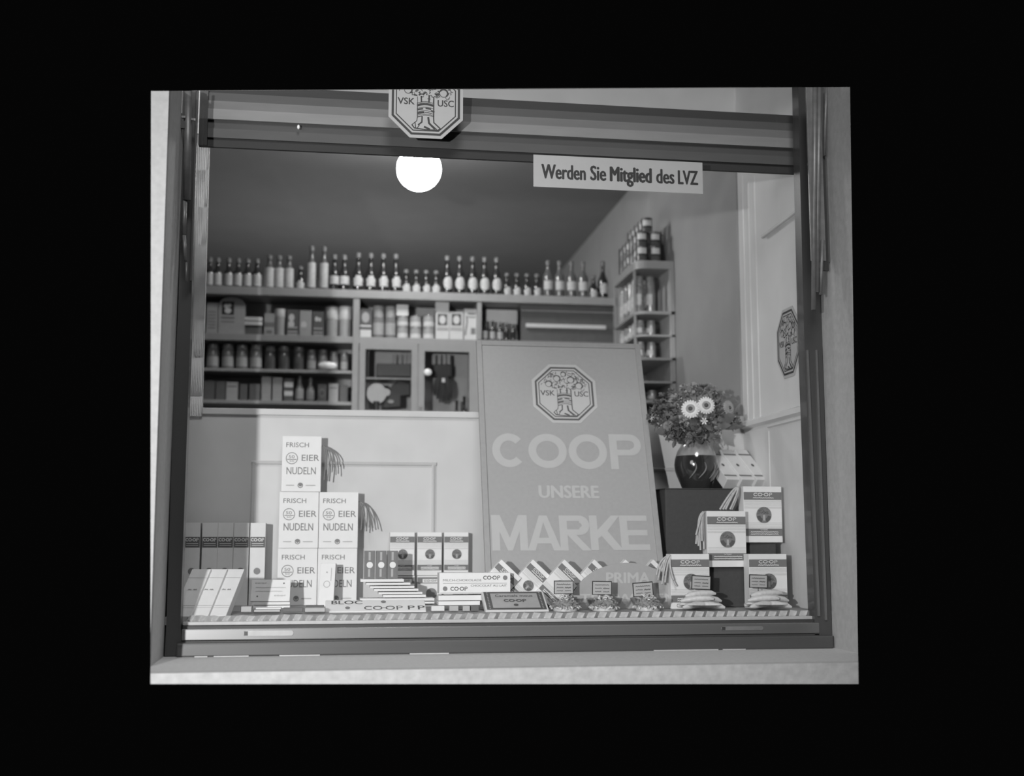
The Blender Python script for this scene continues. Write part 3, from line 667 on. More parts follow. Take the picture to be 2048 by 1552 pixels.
# lamp reflections in the cabinet glass, built as a white oval and ball
t = thing('oval_reflection', 'bright white oval solid imitating a lamp reflection at the middle shelf', 'dish', at(655, 731, YC-.05)); B().ball((0, 0, 0), .060, .012, .024, 20, 10).build('reflection_oval', M['dish'], t)
t = thing('round_reflection', 'bright white ball imitating a lamp reflection on the right glazed door', 'ball', at(855.5, 744.5, YC-.03)); B().ball((0, 0, 0), .026, .012, .023, 16, 10).build('reflection_ball', M['dish'], t); B().tube([(0, 0, 0), (-.012, .012, 0)], .005).build('reflection_pin', M['tin'], t)
# things behind the glazed doors
def blocky(name, label, cat, px0, px1, py0, py1, Y, m, d=.06, bev=.006):
    a, b = at(px0, py1, Y), at(px1, py0, Y)
    t = thing(name, label, cat, ((a.x+b.x)/2, Y, a.z)); w = (b.x-a.x)/2
    B().box(-w, w, 0, d, 0, b.z-a.z).build('casing', M[m], t, bev); return t
YD = YC+.04
p = at(753, 787, YD); t = thing('shop_scale', 'round white dial of a shop scale behind the left glazed door', 'scale', (p.x, p.y, O.z+zbm))
dz = p.z-O.z-zbm; B().prism([(.062*math.cos(2*PI*i/28), 0, dz+.065*math.sin(2*PI*i/28)) for i in range(28)], (0, .03, 0)).build('dial_case', M['dial'], t)
B().prism([(.062+.026*math.cos(2*PI*i/16), .01, dz+.01+.024*math.sin(2*PI*i/16)) for i in range(16)], (0, .03, 0)).build('weighing_knob', M['dial'], t)
B().lathe([(.05, 0), (.05, .01), (.02, .02), (.02, dz-.05)], 14).build('scale_post', M['irondark'], t)
t = thing('slicing_machine', 'dark slicing machine behind the left glazed door', 'machine', (at(795, 790, YD).x, YD+.04, O.z+zbm))
f = lambda px, py: (at(px, py, YD).x-t.location.x, 0, at(px, py, YD).z-t.location.z)
B().prism([f(x, y) for x, y in ((765, 815), (802, 812), (802, 790), (821, 788), (821, 765), (800, 760), (785, 768), (778, 785), (770, 800))], (0, .06, 0)).build('machine_body', M['irondark'], t, .004)
B().prism([(f(782, 802)[0]+.02*math.cos(2*PI*i/14), -.01, f(782, 802)[2]+.012*math.sin(2*PI*i/14)) for i in range(14)], (0, .02, 0)).build('machine_handle', M['tin'], t)
blocky('dark_case', 'long dark case on the ledge behind the left glazed door', 'case', 753, 822, 728, 752, YD+.08, 'card4', .1)
cb('inner_ledge', xc(731), xc(823), zc(757.5, 780), zc(754, 780), .03, .2, 'tin', 0)
for i, px in enumerate((790, 801, 811, 819)):
    jar(px-4.5, px+4.5, 708, at(px, 727.6, YD+.085).z, YD+.085, 'pale slim jar on the dark case, %s of four' % (ORD[i] if i < 3 else 'rightmost'), 'slim jars on the dark case', 'card3', 'card3', .15)
blocky('hanging_rack', 'dark rack carrying slim pale jars behind the right glazed door', 'rack', 868, 904, 729, 752, YD+.08, 'irondark', .1)
for i, px in enumerate((868, 879, 889, 898)):
    jar(px-4, px+4, 709, at(px, 728.6, YD+.085).z, YD+.085, 'pale slim jar on the dark rack, %s of four' % (ORD[i] if i < 3 else 'rightmost'), 'slim jars on the dark rack', 'card3', 'card3', .15)
t = thing('sausage_bundle', 'bundle of dark sausages with a small pale tag behind the right glazed door', 'sausages', at(886, 752, YD+.03))
rnd = random.Random(4)
for i in range(7):
    x = (i-3)*.016; L = .11+.05*math.cos((i-3)*.5)+rnd.uniform(-.01, .01)
    B().tube([(x*.5, 0, 0), (x*.9, -.012*(i % 2), -L*.3), (x*1.15, -.012*(i % 2), -L*.8), (x*1.1, 0, -L-.02)], .013, 8, lambda u: .45+.6*math.sin(PI*min(1, u*1.0+.05))).build('sausage', M['brush'], t)
B().box(-.010, .010, -.034, -.032, -.045, -.018).build('price_tag', M['card2'], t)
for i, (px, h_) in enumerate(((914, 800), (929, 792))):
    jar(px-7, px+7, h_, O.z+zbm, YD+.02, 'dark pointed bottle low behind the right glazed door, %s of two' % ('left', 'right')[i], 'pointed bottles', 'bottle', 'bottle', .1, None, 'bottle')
blocky('pale_backboard', 'pale board at the right inside the right glazed door', 'board', 866, 937, 709, 822, YD+.22, 'card3', .01, 0)

# ------------------------------------------------------------------ glass-fronted corner unit on the right wall
YU = 2.13
u0 = at(1272, 600, YU).x; un = thing('corner_shelf_unit', 'narrow shelf unit with rounded ends standing against the shop right wall', 'shelf unit', (u0, YU, at(1300, 850, YU).z))
uo = un.location; UW = XW-.004-u0; UD = YC-YU-.01
def uz(py, px=1305): return at(px, py, YU).z-uo.z
def ushelf(py0, py1, m='wood'):
    r = .07; pts = [(r-r*math.cos(a), r-r*math.sin(a)) for a in [PI/2*i/6 for i in range(7)]]
    pts = [(0, UD)]+[(p_[0], p_[1]) for p_ in pts]+[(UW, 0), (UW, UD)]
    z0, z1 = uz(py1), uz(py0)
    B().prism([(x, y, z0) for x, y in pts], (0, 0, z1-z0)).build('unit_shelf', M[m], un)
ushelf(521, 537)
ul = [(622, 628), (669, 673), (715, 720), (762, 766), (800, 806), (846, 850)]
for a, b in ul: ushelf(a, b)
B().box(UW-.022, UW, 0, UD, 0, uz(537)).build('unit_post', M['wood'], un, .001)
B().box(0, .014, .05, .064, 0, uz(537)).build('unit_post', M['wood'], un, .001)
B().box(0, .014, UD-.015, UD, 0, uz(537)).build('unit_post', M['wood'], un, .001)
B().box(.03, UW-.022, UD-.006, UD, 0, uz(537)).build('unit_back', M['recess'], un)
B().box(UW-.03, UW-.022, 0.01, UD, 0, uz(537)).build('unit_back', M['recess'], un)
levels = [622, 669, 715, 762, 800, 846]; nm = ['top', 'second', 'third', 'fourth', 'fifth', 'lowest']
k = 0
for li, lv in enumerate(levels):
    z = uo.z+uz(lv)+.001; top = {0: 548, 1: 637, 2: 680, 3: None, 4: 778, 5: 815}[li]
    if top is None: continue
    h_ = at(1305, top, YU).z-z
    for cx in range(2):
        for cy in range(5):
            x = u0+.042+cx*.068; y = YU+.075+cy*.098; r = .028
            t = thing('glass_canister', '%s canister on the %s shelf of the corner unit, %s from the front' % (('left-hand', 'right-hand')[cx], nm[li], ('first', 'second', 'third', 'fourth', 'fifth')[cy]), 'canister', (x, y, z), group='canisters in the corner unit')
            kk = (li*3+cx*2+cy) % 3
            key = ('can', li, kk)
            if key not in MC:
                a = B().lathe([(r*.95, 0), (r, .004), (r, h_*.8), (r*.85, h_*.86)], 14).mesh('canister', M[('candy', 'card3', 'tin')[kk]])
                b_ = B().lathe([(r*.9, h_*.86), (r*.92, h_*.98), (r*.7, h_)], 14).mesh('lid', M['tin'])
                n = 6; rr = r+.001
                l_ = B().add([(rr*math.cos(PI+w_), rr*math.sin(PI+w_), zz*h_) for zz in (.2, .5) for w_ in [-.3+2.0*i/n for i in range(n+1)]], [(i, i+1, n+2+i, n+1+i) for i in range(n)], True).mesh('label', M['lab'])
                MC[key] = (a, b_, l_)
            for nme, me in zip(('canister_body', 'canister_lid', 'canister_label'), MC[key]):
                o = bpy.data.objects.new(nme, me); C.objects.link(o); o.parent = t
# tins piled on top of the unit
z = uo.z+uz(521)+.001; r = .035; h_ = .094
tinm = (B().lathe([(r, 0), (r*1.03, .003), (r, .006), (r, h_-.006), (r*1.03, h_-.003), (r*.97, h_)], 16).mesh('tin', mat('dark_tin_metal', 96, .35, .2, 30, 0, .4)),
        B().add([((r+.001)*math.cos(-PI/2-.9+w_), (r+.001)*math.sin(-PI/2-.9+w_), zz*h_) for zz in (.46, .84) for w_ in [1.7*i/10+.1 for i in range(11)]], [(i, i+1, 12+i, 11+i) for i in range(10)], True).mesh('l', M['card2']),
        B().add([((r+.002)*math.cos(-PI/2-.9+w_), (r+.002)*math.sin(-PI/2-.9+w_), zz*h_) for zz in (.34, .42) for w_ in [2.0*i/10 for i in range(11)]], [(i, i+1, 12+i, 11+i) for i in range(10)], True).mesh('l', M['ink']))
for lv, (nx, y0, ny) in enumerate(((2, .035, 6), (2, .06, 6), (1, .09, 5))):
    for i in range(nx):
        for j in range(ny):
            x = u0+.048+i*.082+(.038 if lv == 2 else .0)+(.006*lv); y = YU+y0+.005+j*.088
            t = thing('food_tin', '%s tin, %s layer of the corner unit pile, %s from the front' % (('left', 'right')[i] if nx == 2 else 'single', ('bottom', 'middle', 'top')[lv], ('first', 'second', 'third', 'fourth', 'fifth', 'sixth', 'seventh')[j]), 'tin', (x, y, z+lv*(h_+.001)), (0, 0, .15*((i+j) % 3-1)), 'tins piled on the corner unit')
            for nme, me in zip(('tin_body', 'tin_label', 'label_band'), tinm):
                o = bpy.data.objects.new(nme, me); C.objects.link(o); o.parent = t

# ================================================================== DISPLAY GOODS
# ---- framed poster leaning on the partition
pb, pt_ = at(964, 1207, .50), at(960.5, 682, .93)
pu = X; pvv = (pt_-pb); pv = Vector((0, pvv.y, pvv.z)).normalized(); pn = pu.cross(pv).normalized()   # towards the viewer
o_ = Vector((at(964, 1207, .50).x, .50, ZF+.002))
poster = thing('poster', 'tall grey advertising poster in a pale wooden frame leaning behind the goods', 'poster', o_)
lean = math.atan2(pv.y, pv.z); poster.rotation_euler = (-lean, 0, 0)
def PL(px, py):
    q = on_plane(px, py, o_, pn)-o_; return (q.x, q.dot(pv))
wl, wr = PL(961, 900)[0], PL(1302, 900)[0]; ht = PL(1120, 685)[1]
bw = .026
for a, b_, c_, d_ in ((wl, wl+bw, 0, ht), (wr-bw, wr, 0, ht), (wl+bw, wr-bw, ht-bw, ht), (wl+bw, wr-bw, 0, bw)):
    B().box(a, b_, -.006, .016, c_, d_).build('frame_bar', M['posterframe'], poster, .002)
B().box(wl+bw, wr-bw, .002, .006, bw, ht-bw).build('poster_sheet', M['poster'], poster)
def PR(x0, y0, x1, y1):
    a, b_ = PL(x0, y1), PL(x1, y0); return a[0], a[1], b_[0], b_[1]
LT = []
def bigC(x0, z0, x1, z1, t):
    rx, rz = (x1-x0)/2*1.06, (z1-z0)/2; return [arc(x0+rx, z0+rz, rx-t/2, 42, 318, t, 30, rz-t/2)]
def bigO(x0, z0, x1, z1, t):
    rx, rz = (x1-x0)/2, (z1-z0)/2; return [arc(x0+rx, z0+rz, rx-t/2, 0, 360, t, 40, rz-t/2)]
def poly(pts): return (pts, [tuple(range(len(pts)))])
tk = .037
LT += bigC(*PR(986, 867, 1046, 934), tk)+bigO(*PR(1059, 868, 1131, 936), tk)+bigO(*PR(1140, 869, 1211, 938), tk)
x0, z0, x1, z1 = PR(1223, 869, 1280, 938); hh = z1-z0; rr = hh*.305
LT += [rect(x0, z0, x0+tk, z1), rect(x0+tk, z1-tk*.9, x1-rr, z1), rect(x0+tk, z1-2*rr, x1-rr, z1-2*rr+tk*.8), arc(x1-rr-.001, z1-rr, rr-tk*.45, -90, 90, tk*.9, 16)]
# MARKE
T_ = .036
x0, z0, x1, z1 = PR(985, 1030, 1053, 1101); m_ = (x0+x1)/2
LT += [rect(x0, z0, x0+T_, z1), rect(x1-T_, z0, x1, z1), poly([(x0+T_*.8, z1), (x0+T_*.8, z1-T_*1.7), (m_-T_*.3, z0), (m_, z0), (m_, z0+T_*1.7), (x0+T_*1.1, z1)]), poly([(x1-T_*.8, z1), (x1-T_*1.1, z1), (m_, z0+T_*1.7), (m_, z0), (m_+T_*.3, z0), (x1-T_*.8, z1-T_*1.7)])]
x0, z0, x1, z1 = PR(1056, 1031, 1119, 1101); m_ = (x0+x1)/2
LT += [poly([(x0, z0), (x0+T_, z0), (m_+T_*.1, z1-T_*.6), (m_+T_*.1, z1), (m_-T_*.5, z1)]), poly([(x1, z0), (m_+T_*.5, z1), (m_-T_*.1, z1), (m_-T_*.1, z1-T_*.6), (x1-T_, z0)]), rect(x0+T_*.9, z0+(z1-z0)*.2, x1-T_*.9, z0+(z1-z0)*.2+T_*.75)]
x0, z0, x1, z1 = PR(1122, 1031, 1178, 1101); hh = z1-z0; rr = hh*.28
LT += [rect(x0, z0, x0+T_, z1), rect(x0+T_, z1-T_*.75, x1-rr, z1), rect(x0+T_, z1-2*rr, x1-rr, z1-2*rr+T_*.75), arc(x1-rr-.002, z1-rr, rr-T_*.5, -90, 90, T_, 16), poly([(x1-T_*1.15, z0), (x1, z0), (x0+T_*2.1, z1-2*rr+.002), (x0+T_*.95, z1-2*rr+.002)])]
x0, z0, x1, z1 = PR(1183, 1031, 1240, 1100); hh = z1-z0
LT += [rect(x0, z0, x0+T_, z1), poly([(x0+T_, z0+hh*.33), (x0+T_, z0+hh*.58), (x1-T_*1.2, z1), (x1-.004, z1), (x0+T_*2.1, z0+hh*.5)]), poly([(x1-T_*1.15, z0), (x1+.002, z0), (x0+T_*2.0, z0+hh*.64), (x0+T_*1.2, z0+hh*.48)])]
x0, z0, x1, z1 = PR(1244, 1031, 1294, 1100); hh = z1-z0
LT += [rect(x0, z0, x0+T_, z1), rect(x0+T_, z1-T_*.75, x1-.004, z1), rect(x0+T_, z0+hh*.5-T_*.37, x1-.006, z0+hh*.5+T_*.37), rect(x0+T_, z0, x1, z0+T_*.75)]
LT += text('UNSERE', *PR(1078, 971, 1197, 996), .04)
B().flat(LT, .0008).build('poster_lettering', M['letter'], poster)
ce = PL(1129, 787); R = (PL(1187, 787)[0]-PL(1071, 787)[0])/2
em = B().prism([(ce[0]+x*1.1*R, 0, ce[1]+z*1.1*R) for x, z in OCT], (0, .0018, 0)).build('emblem_board', M['card4b'], poster)
B().flat(xf(EMB, R, R, ce[0], ce[1]), -.0006).build('emblem_print', M['print'], poster)

# ---- noodle cartons
def noodle_deco(w, h):
    n = [(x*w, z*h) for x, z in ((0, 0),)]
    L = text('FRISCH', -.40*w, .80*h, .18*w, .885*h, .008)+text('EIER', .0*w, .555*h, .45*w, .665*h, .008)+text('NUDELN', -.38*w, .31*h, .37*w, .44*h, .008)
    L += [ring(-.25*w, .60*h, .145*w, .018*w, 24)]+text('50', -.33*w, .60*h, -.18*w, .655*h, .01)+[rect(-.37*w, .572*h, -.13*w, .585*h)]+text('50', -.31*w, .535*h, -.19*w, .563*h, 0)
    P_ = [ring(-.02*w, .115*h, .06*w, .02*w, 16), disc(-.02*w, .125*h, .045*w, 12)]
    Q = squiggle(-.38*w, -.18*w, .115*h, .004*h, .003, 3)+squiggle(.12*w, .36*w, .115*h, .004*h, .003, 4)
    return [('lettering', M['midink'], L), ('small_emblem', M['midink'], P_), ('fine_print', M['paleink'], Q)]
YN = .85
w = pxw(557, 636, 1050, YN); hN = at(600, 999.5, YN).z-at(600, 1112, YN).z; zN = ZF+.0005
cols = (at(595.5, 1110, YN).x, at(595.5, 1110, YN).x+w+.002)
first_n = carton('noodle_carton', 'white egg noodle carton at the bottom left of the stack, partly behind the pale card', 'carton', (cols[0], YN, zN), w, hN, .085, M['card'], None, 'white egg noodle cartons', noodle_deco(w, hN))
# bottom cartons stand a little lower than their full height shows
dup(first_n, (cols[1], YN, zN), 'white egg noodle carton at the bottom right of the stack', None)
dup(first_n, (cols[0]+.001, YN+.001, zN+hN+.001), 'white egg noodle carton at the middle left of the stack, under the topmost', None)
dup(first_n, (cols[1]+.001, YN+.002, zN+hN+.001), 'white egg noodle carton at the middle right, straw hanging beside it', None)
dup(first_n, (cols[0]+.008, YN+.001, zN+2*hN+.002), 'topmost white egg noodle carton of the stack', None)

# ---- straw-like noodle bundles hanging from the carton corners
def straw(label, p0, ends, Y, m='straw', r=.0045, n_=None):
    o = at(*p0, Y); t = thing('noodle_bundle', label, 'noodles', o)
    for i, e in enumerate(ends):
        q = at(*e[0], Y)-o; b_ = at(*e[1], Y)-o; dy = -.008*(i % 3)
        pts = []
        for k in range(9):
            s = k/8; pts.append(Vector((2*s*(1-s)*q.x+s*s*b_.x, dy*s+.01*(1-s), 2*s*(1-s)*q.z+s*s*b_.z)))
        B().tube(pts, r, 6).build('noodle_strand', M[m], t)
    return t
straw('grey noodle strands hanging beside the topmost egg noodle carton', (645, 891), [((655, 895), (648, 960)), ((665, 897), (655, 962)), ((668, 900), (664, 945)), ((674, 898), (672, 950)), ((680, 905), (676, 935)), ((660, 895), (652, 940))], YN+.02, 'noodleshade', .0028)
straw('grey noodle strands fanning out beside the second tier of egg noodle cartons', (718, 1003), [((728, 1003), (722, 1060)), ((734, 1005), (728, 1063)), ((740, 1008), (738, 1055)), ((742, 1010), (746, 1056)), ((745, 1015), (752, 1060)), ((726, 1008), (733, 1060))], YN+.02, 'noodleshade', .0028)

# ---- tall banded packages at the far left
YK = .84; w = pxw(466, 497, 1100, YK); hK = at(482, 1046, YK).z-ZF; dK = .075
dK_ = [('printed_band', M['print'], [rect(-w*.48, hK*.70, w*.48, hK*.83)]),
       ('band_lettering', M['card2'], xf(coop_small(-w*.42, hK*.775, w*.42, hK*.815), 1, 1, 0, 0)+[rect(-w*.38, hK*.745, w*.38, hK*.752), rect(-w*.38, hK*.722, w*.38, hK*.727)]),
       ('roundel', M['midink'], [disc(0, hK*.415, w*.22, 20)])]
tk0 = None
for i, px in enumerate((384, 419, 450.5, 482, 515)):
    loc = (at(px, 1100, YK).x, YK+(.004 if i % 2 else 0), ZF+.0005)
    L = 'tall pale package with a dark upper band, %s of five' % (ORD[i].replace(' from the left', '') if i < 4 else 'rightmost')
    if tk0 is None: tk0 = carton('tall_package', L, 'package', loc, w, hK, dK, M['card2'], None, 'tall banded packages', dK_)
    else: dup(tk0, loc, L)

# ---- leaning packets
def leaner(name, label, cat, px, py, Y, w, h, d, yaw, tilt, m, deco, group=None, z=None, roll=0.0):
    p = at(px, py, Y); loc = Vector((p.x, Y, ZF+.001 if z is None else z))
    t = thing(name, label, cat, loc, None, group)
    t.rotation_euler = (Matrix.Rotation(yaw, 3, 'Z') @ Matrix.Rotation(-tilt, 3, 'X') @ Matrix.Rotation(roll, 3, 'Y')).to_euler()
    B().box(-w/2, w/2, 0, d, 0, h).build('packet_body', m, t, .003)
    for i, (nm_, mm, pl) in enumerate(deco): B().flat(pl, -.0007*(i+1)).build(nm_, mm, t)
    return t
wl_, hl_ = .080, .255
ld = [('fold_line', M['midink'], [rect(-wl_/2, hl_*.80, wl_/2, hl_*.806), rect(-wl_/2, hl_*.215, wl_/2, hl_*.221), rect(-wl_/2, hl_*.175, wl_/2, hl_*.179)]),
      ('small_print', M['midink'], squiggle(-.018, -.004, hl_*.55, .003, .0025, 2)+squiggle(.004, .018, hl_*.55, .003, .0025, 5))]
for i, (px, py) in enumerate(((362, 1226), (396, 1227), (432, 1226))):
    leaner('leaning_packet', 'pale packet leaning back in the front left corner, %s of three' % ('leftmost', 'middle', 'rightmost')[i], 'packet', px, py, .06+.0*i, wl_, hl_, .035, -.30, .80, M['card2'], ld, 'leaning packets front left')

def bars(label, px0, px1, py0, py1, Y, m='card', group=None, d=.08, yaw=0, name='chocolate_bar', z=None):
    a, b_ = at(px0, py1, Y), at(px1, py0, Y); w = b_.x-a.x
    zz = a.z if z is None else z
    t = thing(name, label, 'chocolate bar', ((a.x+b_.x)/2, Y, zz), (0, 0, yaw), group)
    B().box(-w/2, w/2, 0, d, 0, b_.z-a.z).build('bar_wrapper', M[m], t, .0015); return t
# small stack with a tilted bar on top, front left
bars('lower white bar of the small stack left of the noodle cartons', 506, 580, 1207, 1213, .60, 'card', 'small bar stack', .07, z=ZF+.0005)
bars('upper white bar of the small stack left of the noodle cartons', 504, 580, 1200.5, 1206.5, .60, 'card', 'small bar stack', .07, z=ZF+.0150)
p = Vector((0, 0, ZF+.030)); wS = pxw(501, 580, 1180, .62); hS = .098
t = leaner('chocolate_tablet', 'white chocolate tablet tilted on the small stack, tiny print in two corners', 'chocolate bar', 540, 1200, .605, wS, hS, .014, -.05, .35, M['card'],
    [('small_print', M['midink'], coop_small(-wS*.40, hS*.80, -wS*.10, hS*.86)+coop_small(wS*.1, hS*.22, wS*.40, hS*.28)+[disc(wS*.33, hS*.82, .004), disc(-wS*.33, hS*.22, .004)]), ('fine_print', M['paleink'], squiggle(-wS*.38, wS*.38, hS*.62, .002, .0016, 8, 30)+squiggle(-wS*.38, wS*.3, hS*.45, .002, .0016, 9, 30))], z=p.z+.001)
# things lying low at the front left
for i, (a, b_, c_, d_, Y, m, L) in enumerate(((482, 503, 1213, 1224, .18, 'card3', 'small grey wrapped sweet at the front beside the leaning packets'), (505, 562, 1215, 1219, .24, 'card2', 'thin pale bar lying under the small stack'),
        (508, 560, 1219.5, 1224, .16, 'card3', 'thin grey bar lying in front of the small stack'), (566, 606, 1216, 1224, .18, 'card4', 'dark flat bar lying left of the long lettered bar'),
        (612, 648, 1211, 1214, .30, 'card4', 'thin dark bar before the noodle cartons'), (610, 650, 1216, 1224, .18, 'card3', 'grey flat bar touching the left end of the long lettered bar'))):
    bars(L, a, b_, c_, d_, Y, m, None, .05)
# upright pale card in front of the noodle stack
wc = pxw(636, 668, 1160, .72); hc = at(652, 1127, .72).z-ZF
leaner('upright_tablet', 'upright pale tablet standing before the bottom noodle cartons', 'chocolate bar', 651, 1200, .70, wc, hc*1.02, .016, -.28, .16, M['card'], [('fine_print', M['paleink'], squiggle(-.005, .0, hc*.8, .004, .003, 3, 4)+[ring(0, hc*.52, wc*.2, .003, 16)]+stroke([(wc*.25, hc*.6), (wc*.25, hc*.9)], .003))])
# long lettered bar at the front
wb, hb = pxw(650, 853, 1220, .22), .11
p0 = at(751, 1224, .13)
leaner('long_chocolate_bar', 'long white chocolate bar lying at the front with dark BLOC CO-OP P P lettering', 'chocolate bar', 752, 1224, .24, wb, hb, .010, 0, 1.18, M['card'],
    [('lettering', M['print'], text('BLOC', -wb*.44, hb*.62, -wb*.13, hb*.93, .02)+coop_small(-wb*.11, hb*.12, wb*.28, hb*.45, True, .16)+text('P', wb*.32, hb*.12, wb*.39, hb*.45, .02)+text('P', wb*.42, hb*.12, wb*.49, hb*.45, .02)), ('roundel', M['midink'], [disc(wb*.08, hb*.8, .011, 16, .012), disc(-wb*.28, hb*.3, .010, 16, .012)])], z=ZF+.004)

# ---- fanned stack of bars with three dark tablets on top
YB = .60; dzs = ZF+.0005-at(790, 1214.5, YB).z
for i, (a, b_, c_, d_) in enumerate(((719, 868, 1209, 1214.5), (719, 869, 1202.5, 1208.5), (720, 869, 1195.5, 1202))):
    bars('%s long white bar at the foot of the fanned stack' % ('bottom', 'middle', 'top')[i], a, b_, c_, d_, YB, 'card', 'long bars under the fanned stack', .11, z=at(790, d_, YB).z+dzs)
fan = [(766, 852, 1189.5, 1195), (757, 845, 1184, 1189), (748, 837, 1178.5, 1183.5), (740, 829, 1173.5, 1178), (732, 821, 1168, 1173), (721, 808, 1161.5, 1167.5)]
zf = at(790, 1195, YB).z+dzs
for i, (a, b_, c_, d_) in enumerate(fan):
    hh = at(790, c_, YB).z-at(790, d_, YB).z
    bars('white bar of the fanned stack, %s from the bottom' % ('first', 'second', 'third', 'fourth', 'fifth', 'sixth')[i], a, b_, c_, d_, YB, 'card', 'bars fanned out as steps', .10, 0.0, z=zf+.0005)
    zf += .0136
for i in range(3):                                        # props under the overhang
    pass
w3 = pxw(729, 750, 1130, YB+.03); h3 = at(760, 1101, YB+.03).z-zf
for i, px in enumerate((739.5, 762.5, 785.5)):
    carton('dark_tablet', 'small dark upright tablet with a white disc, %s of three on the fanned stack' % ('leftmost', 'middle', 'rightmost')[i], 'chocolate bar', (at(px, 1130, YB+.03).x, YB+.03, zf+.001), w3, h3-.002, .028, M['band'], (0, 0, .03), 'dark tablets on the fanned stack',
        [('white_disc', M['card'], [disc(0, h3*.48, w3*.30, 20)]), ('vertical_print', M['card3'], stroke([(-w3*.02, h3*.66), (-w3*.02, h3*.92)], w3*.2)+stroke([(-w3*.05, h3*.08), (-w3*.05, h3*.32)], w3*.2)), ('side_lines', M['midink'], [rect(-w3*.40, .02*h3, -w3*.36, h3*.98), rect(w3*.34, .02*h3, w3*.37, h3*.98)])])

# ---- cartons with two dark bands
def coop_deco(w, h, top=.86, small=False):
    b1, b0 = h*.90, h*.76
    lt = coop_small(-w*.24, h*.825, w*.26, h*.885)+squiggle(-w*.26, w*.28, h*.795, .0022, .0026, 3, 22)
    c0, c1 = h*.115, h*.245
    lt += text('VSK', -w*.09, h*.212, w*.12, h*.235, .01)+squiggle(-w*.34, w*.38, h*.185, .0022, .0028, 6, 30)+squiggle(-w*.34, w*.38, h*.148, .0022, .0028, 7, 30)
    R = w*.2; cz = h*.49; cx = w*.02
    lines = [rect(-w*.5+.002, h*z, w*.5-.002, h*z+.0011) for z in (.735, .715, .69, .665, .63, .61, .345, .32, .29, .265)]
    dark = [(vs, fs) for vs, fs in [arc(cx, cz, R*.72, 190, 250, R*.45, 8), arc(cx, cz, R*.72, -70, -10, R*.45, 8)]]
    leafs = []; rnd_ = random.Random(9)
    for _ in range(26):
        a = rnd_.uniform(0, 2*PI); q = R*.8*math.sqrt(rnd_.random()); z = cz+abs(q*math.sin(a))+.05*R; x = cx+q*math.cos(a)
        if math.hypot(x-cx, z-cz) < R*.85: leafs.append(arc(x, z, R*.12, 0, 200, R*.04, 4))
    return [('printed_band', M['band'], [rect(-w*.5+.001, b0, w*.5-.001, b1), rect(-w*.5+.001, c0, w*.5-.001, c1)]), ('line_print', M['paleink'], lines), ('roundel', M['midink'], [disc(cx, cz, R, 24)]),
            ('roundel_print', M['print'], dark+leafs), ('roundel_light', M['card3'], [rect(cx-R*.14, cz-R*.7, cx+R*.14, cz)]), ('lettering', M['card'], lt)]
YR = .89; wB = pxw(834, 883, 1100, YR); hB = at(860, 1065, YR).z-at(860, 1151, YR).z
zB1 = at(860, 1151, YR).z
big = None
hb2 = zB1-ZF-.001
for i, px in enumerate((804.5, 859, 912.5)):
    d2 = [('printed_band', M['band'], [rect(-wB*.5+.001, hb2*.72, wB*.5-.001, hb2*.94)]), ('band_panel', M['card'], [rect(-wB*.28, hb2*.75, wB*.38, hb2*.88)]), ('band_lettering', M['print'], coop_small(-wB*.22, hb2*.78, wB*.32, hb2*.85)), ('roundel', M['midink'], [disc(.08*wB, hb2*.36, wB*.22, 24)])]
    carton('banded_carton', 'low banded carton under the %s upright banded carton behind the bars' % ('left', 'middle', 'right')[i], 'carton', (at(px, 1180, YR).x, YR+.006, ZF+.0005), wB, hb2, .055, M['card'], None, 'banded cartons behind the chocolate bars', d2)
for i, px in enumerate((804.5, 859, 912.5)):
    L = 'white carton with two dark bands, %s of three behind the chocolate bars' % ('leftmost', 'middle', 'rightmost')[i]
    loc = (at(px, 1100, YR).x, YR, zB1+.001)
    if big is None: big = carton('banded_carton', L, 'carton', loc, wB, hB, .055, M['card'], None, 'banded cartons behind the chocolate bars', coop_deco(wB, hB))
    else: dup(big, loc, L)
# ---- row of cartons tipped onto their corners
YQ = .40; wq, hq = .118, .19
ang = math.radians(43)
for i, px in enumerate((1003, 1067, 1129, 1190, 1251, 1308)):
    p = at(px, 1119, YQ)                       # top-left corner of the face
    ux, uz_ = math.cos(ang), -math.sin(ang)    # face x axis
    vx, vz = math.sin(ang), math.cos(ang)      # face up axis
    # bottom middle = corner + w/2*u - h*v
    bx, bz = p.x+wq/2*ux-hq*vx, p.z+wq/2*uz_-hq*vz
    low = min(bz-wq/2*abs(uz_), bz)
    t = thing('tipped_carton', 'banded carton tipped onto its corner, %s of six before the poster' % (ORD[i] if i < 5 else 'rightmost'), 'carton', (bx, YQ+.012*(i % 2)-.0, bz), (0, ang, 0), 'tipped cartons before the poster')
    key = 'tip'
    if key not in MC:
        MC[key] = [('carton_body', B().box(-wq/2, wq/2, 0, .012 if False else .045, 0, hq).mesh('b', M['card']))]+[(nm_, B().flat(pl, -.0007*(k+1)).mesh(nm_, mm)) for k, (nm_, mm, pl) in enumerate(coop_deco(wq, hq))]
    for nme, me in MC[key]:
        o = bpy.data.objects.new(nme, me); C.objects.link(o); o.parent = t

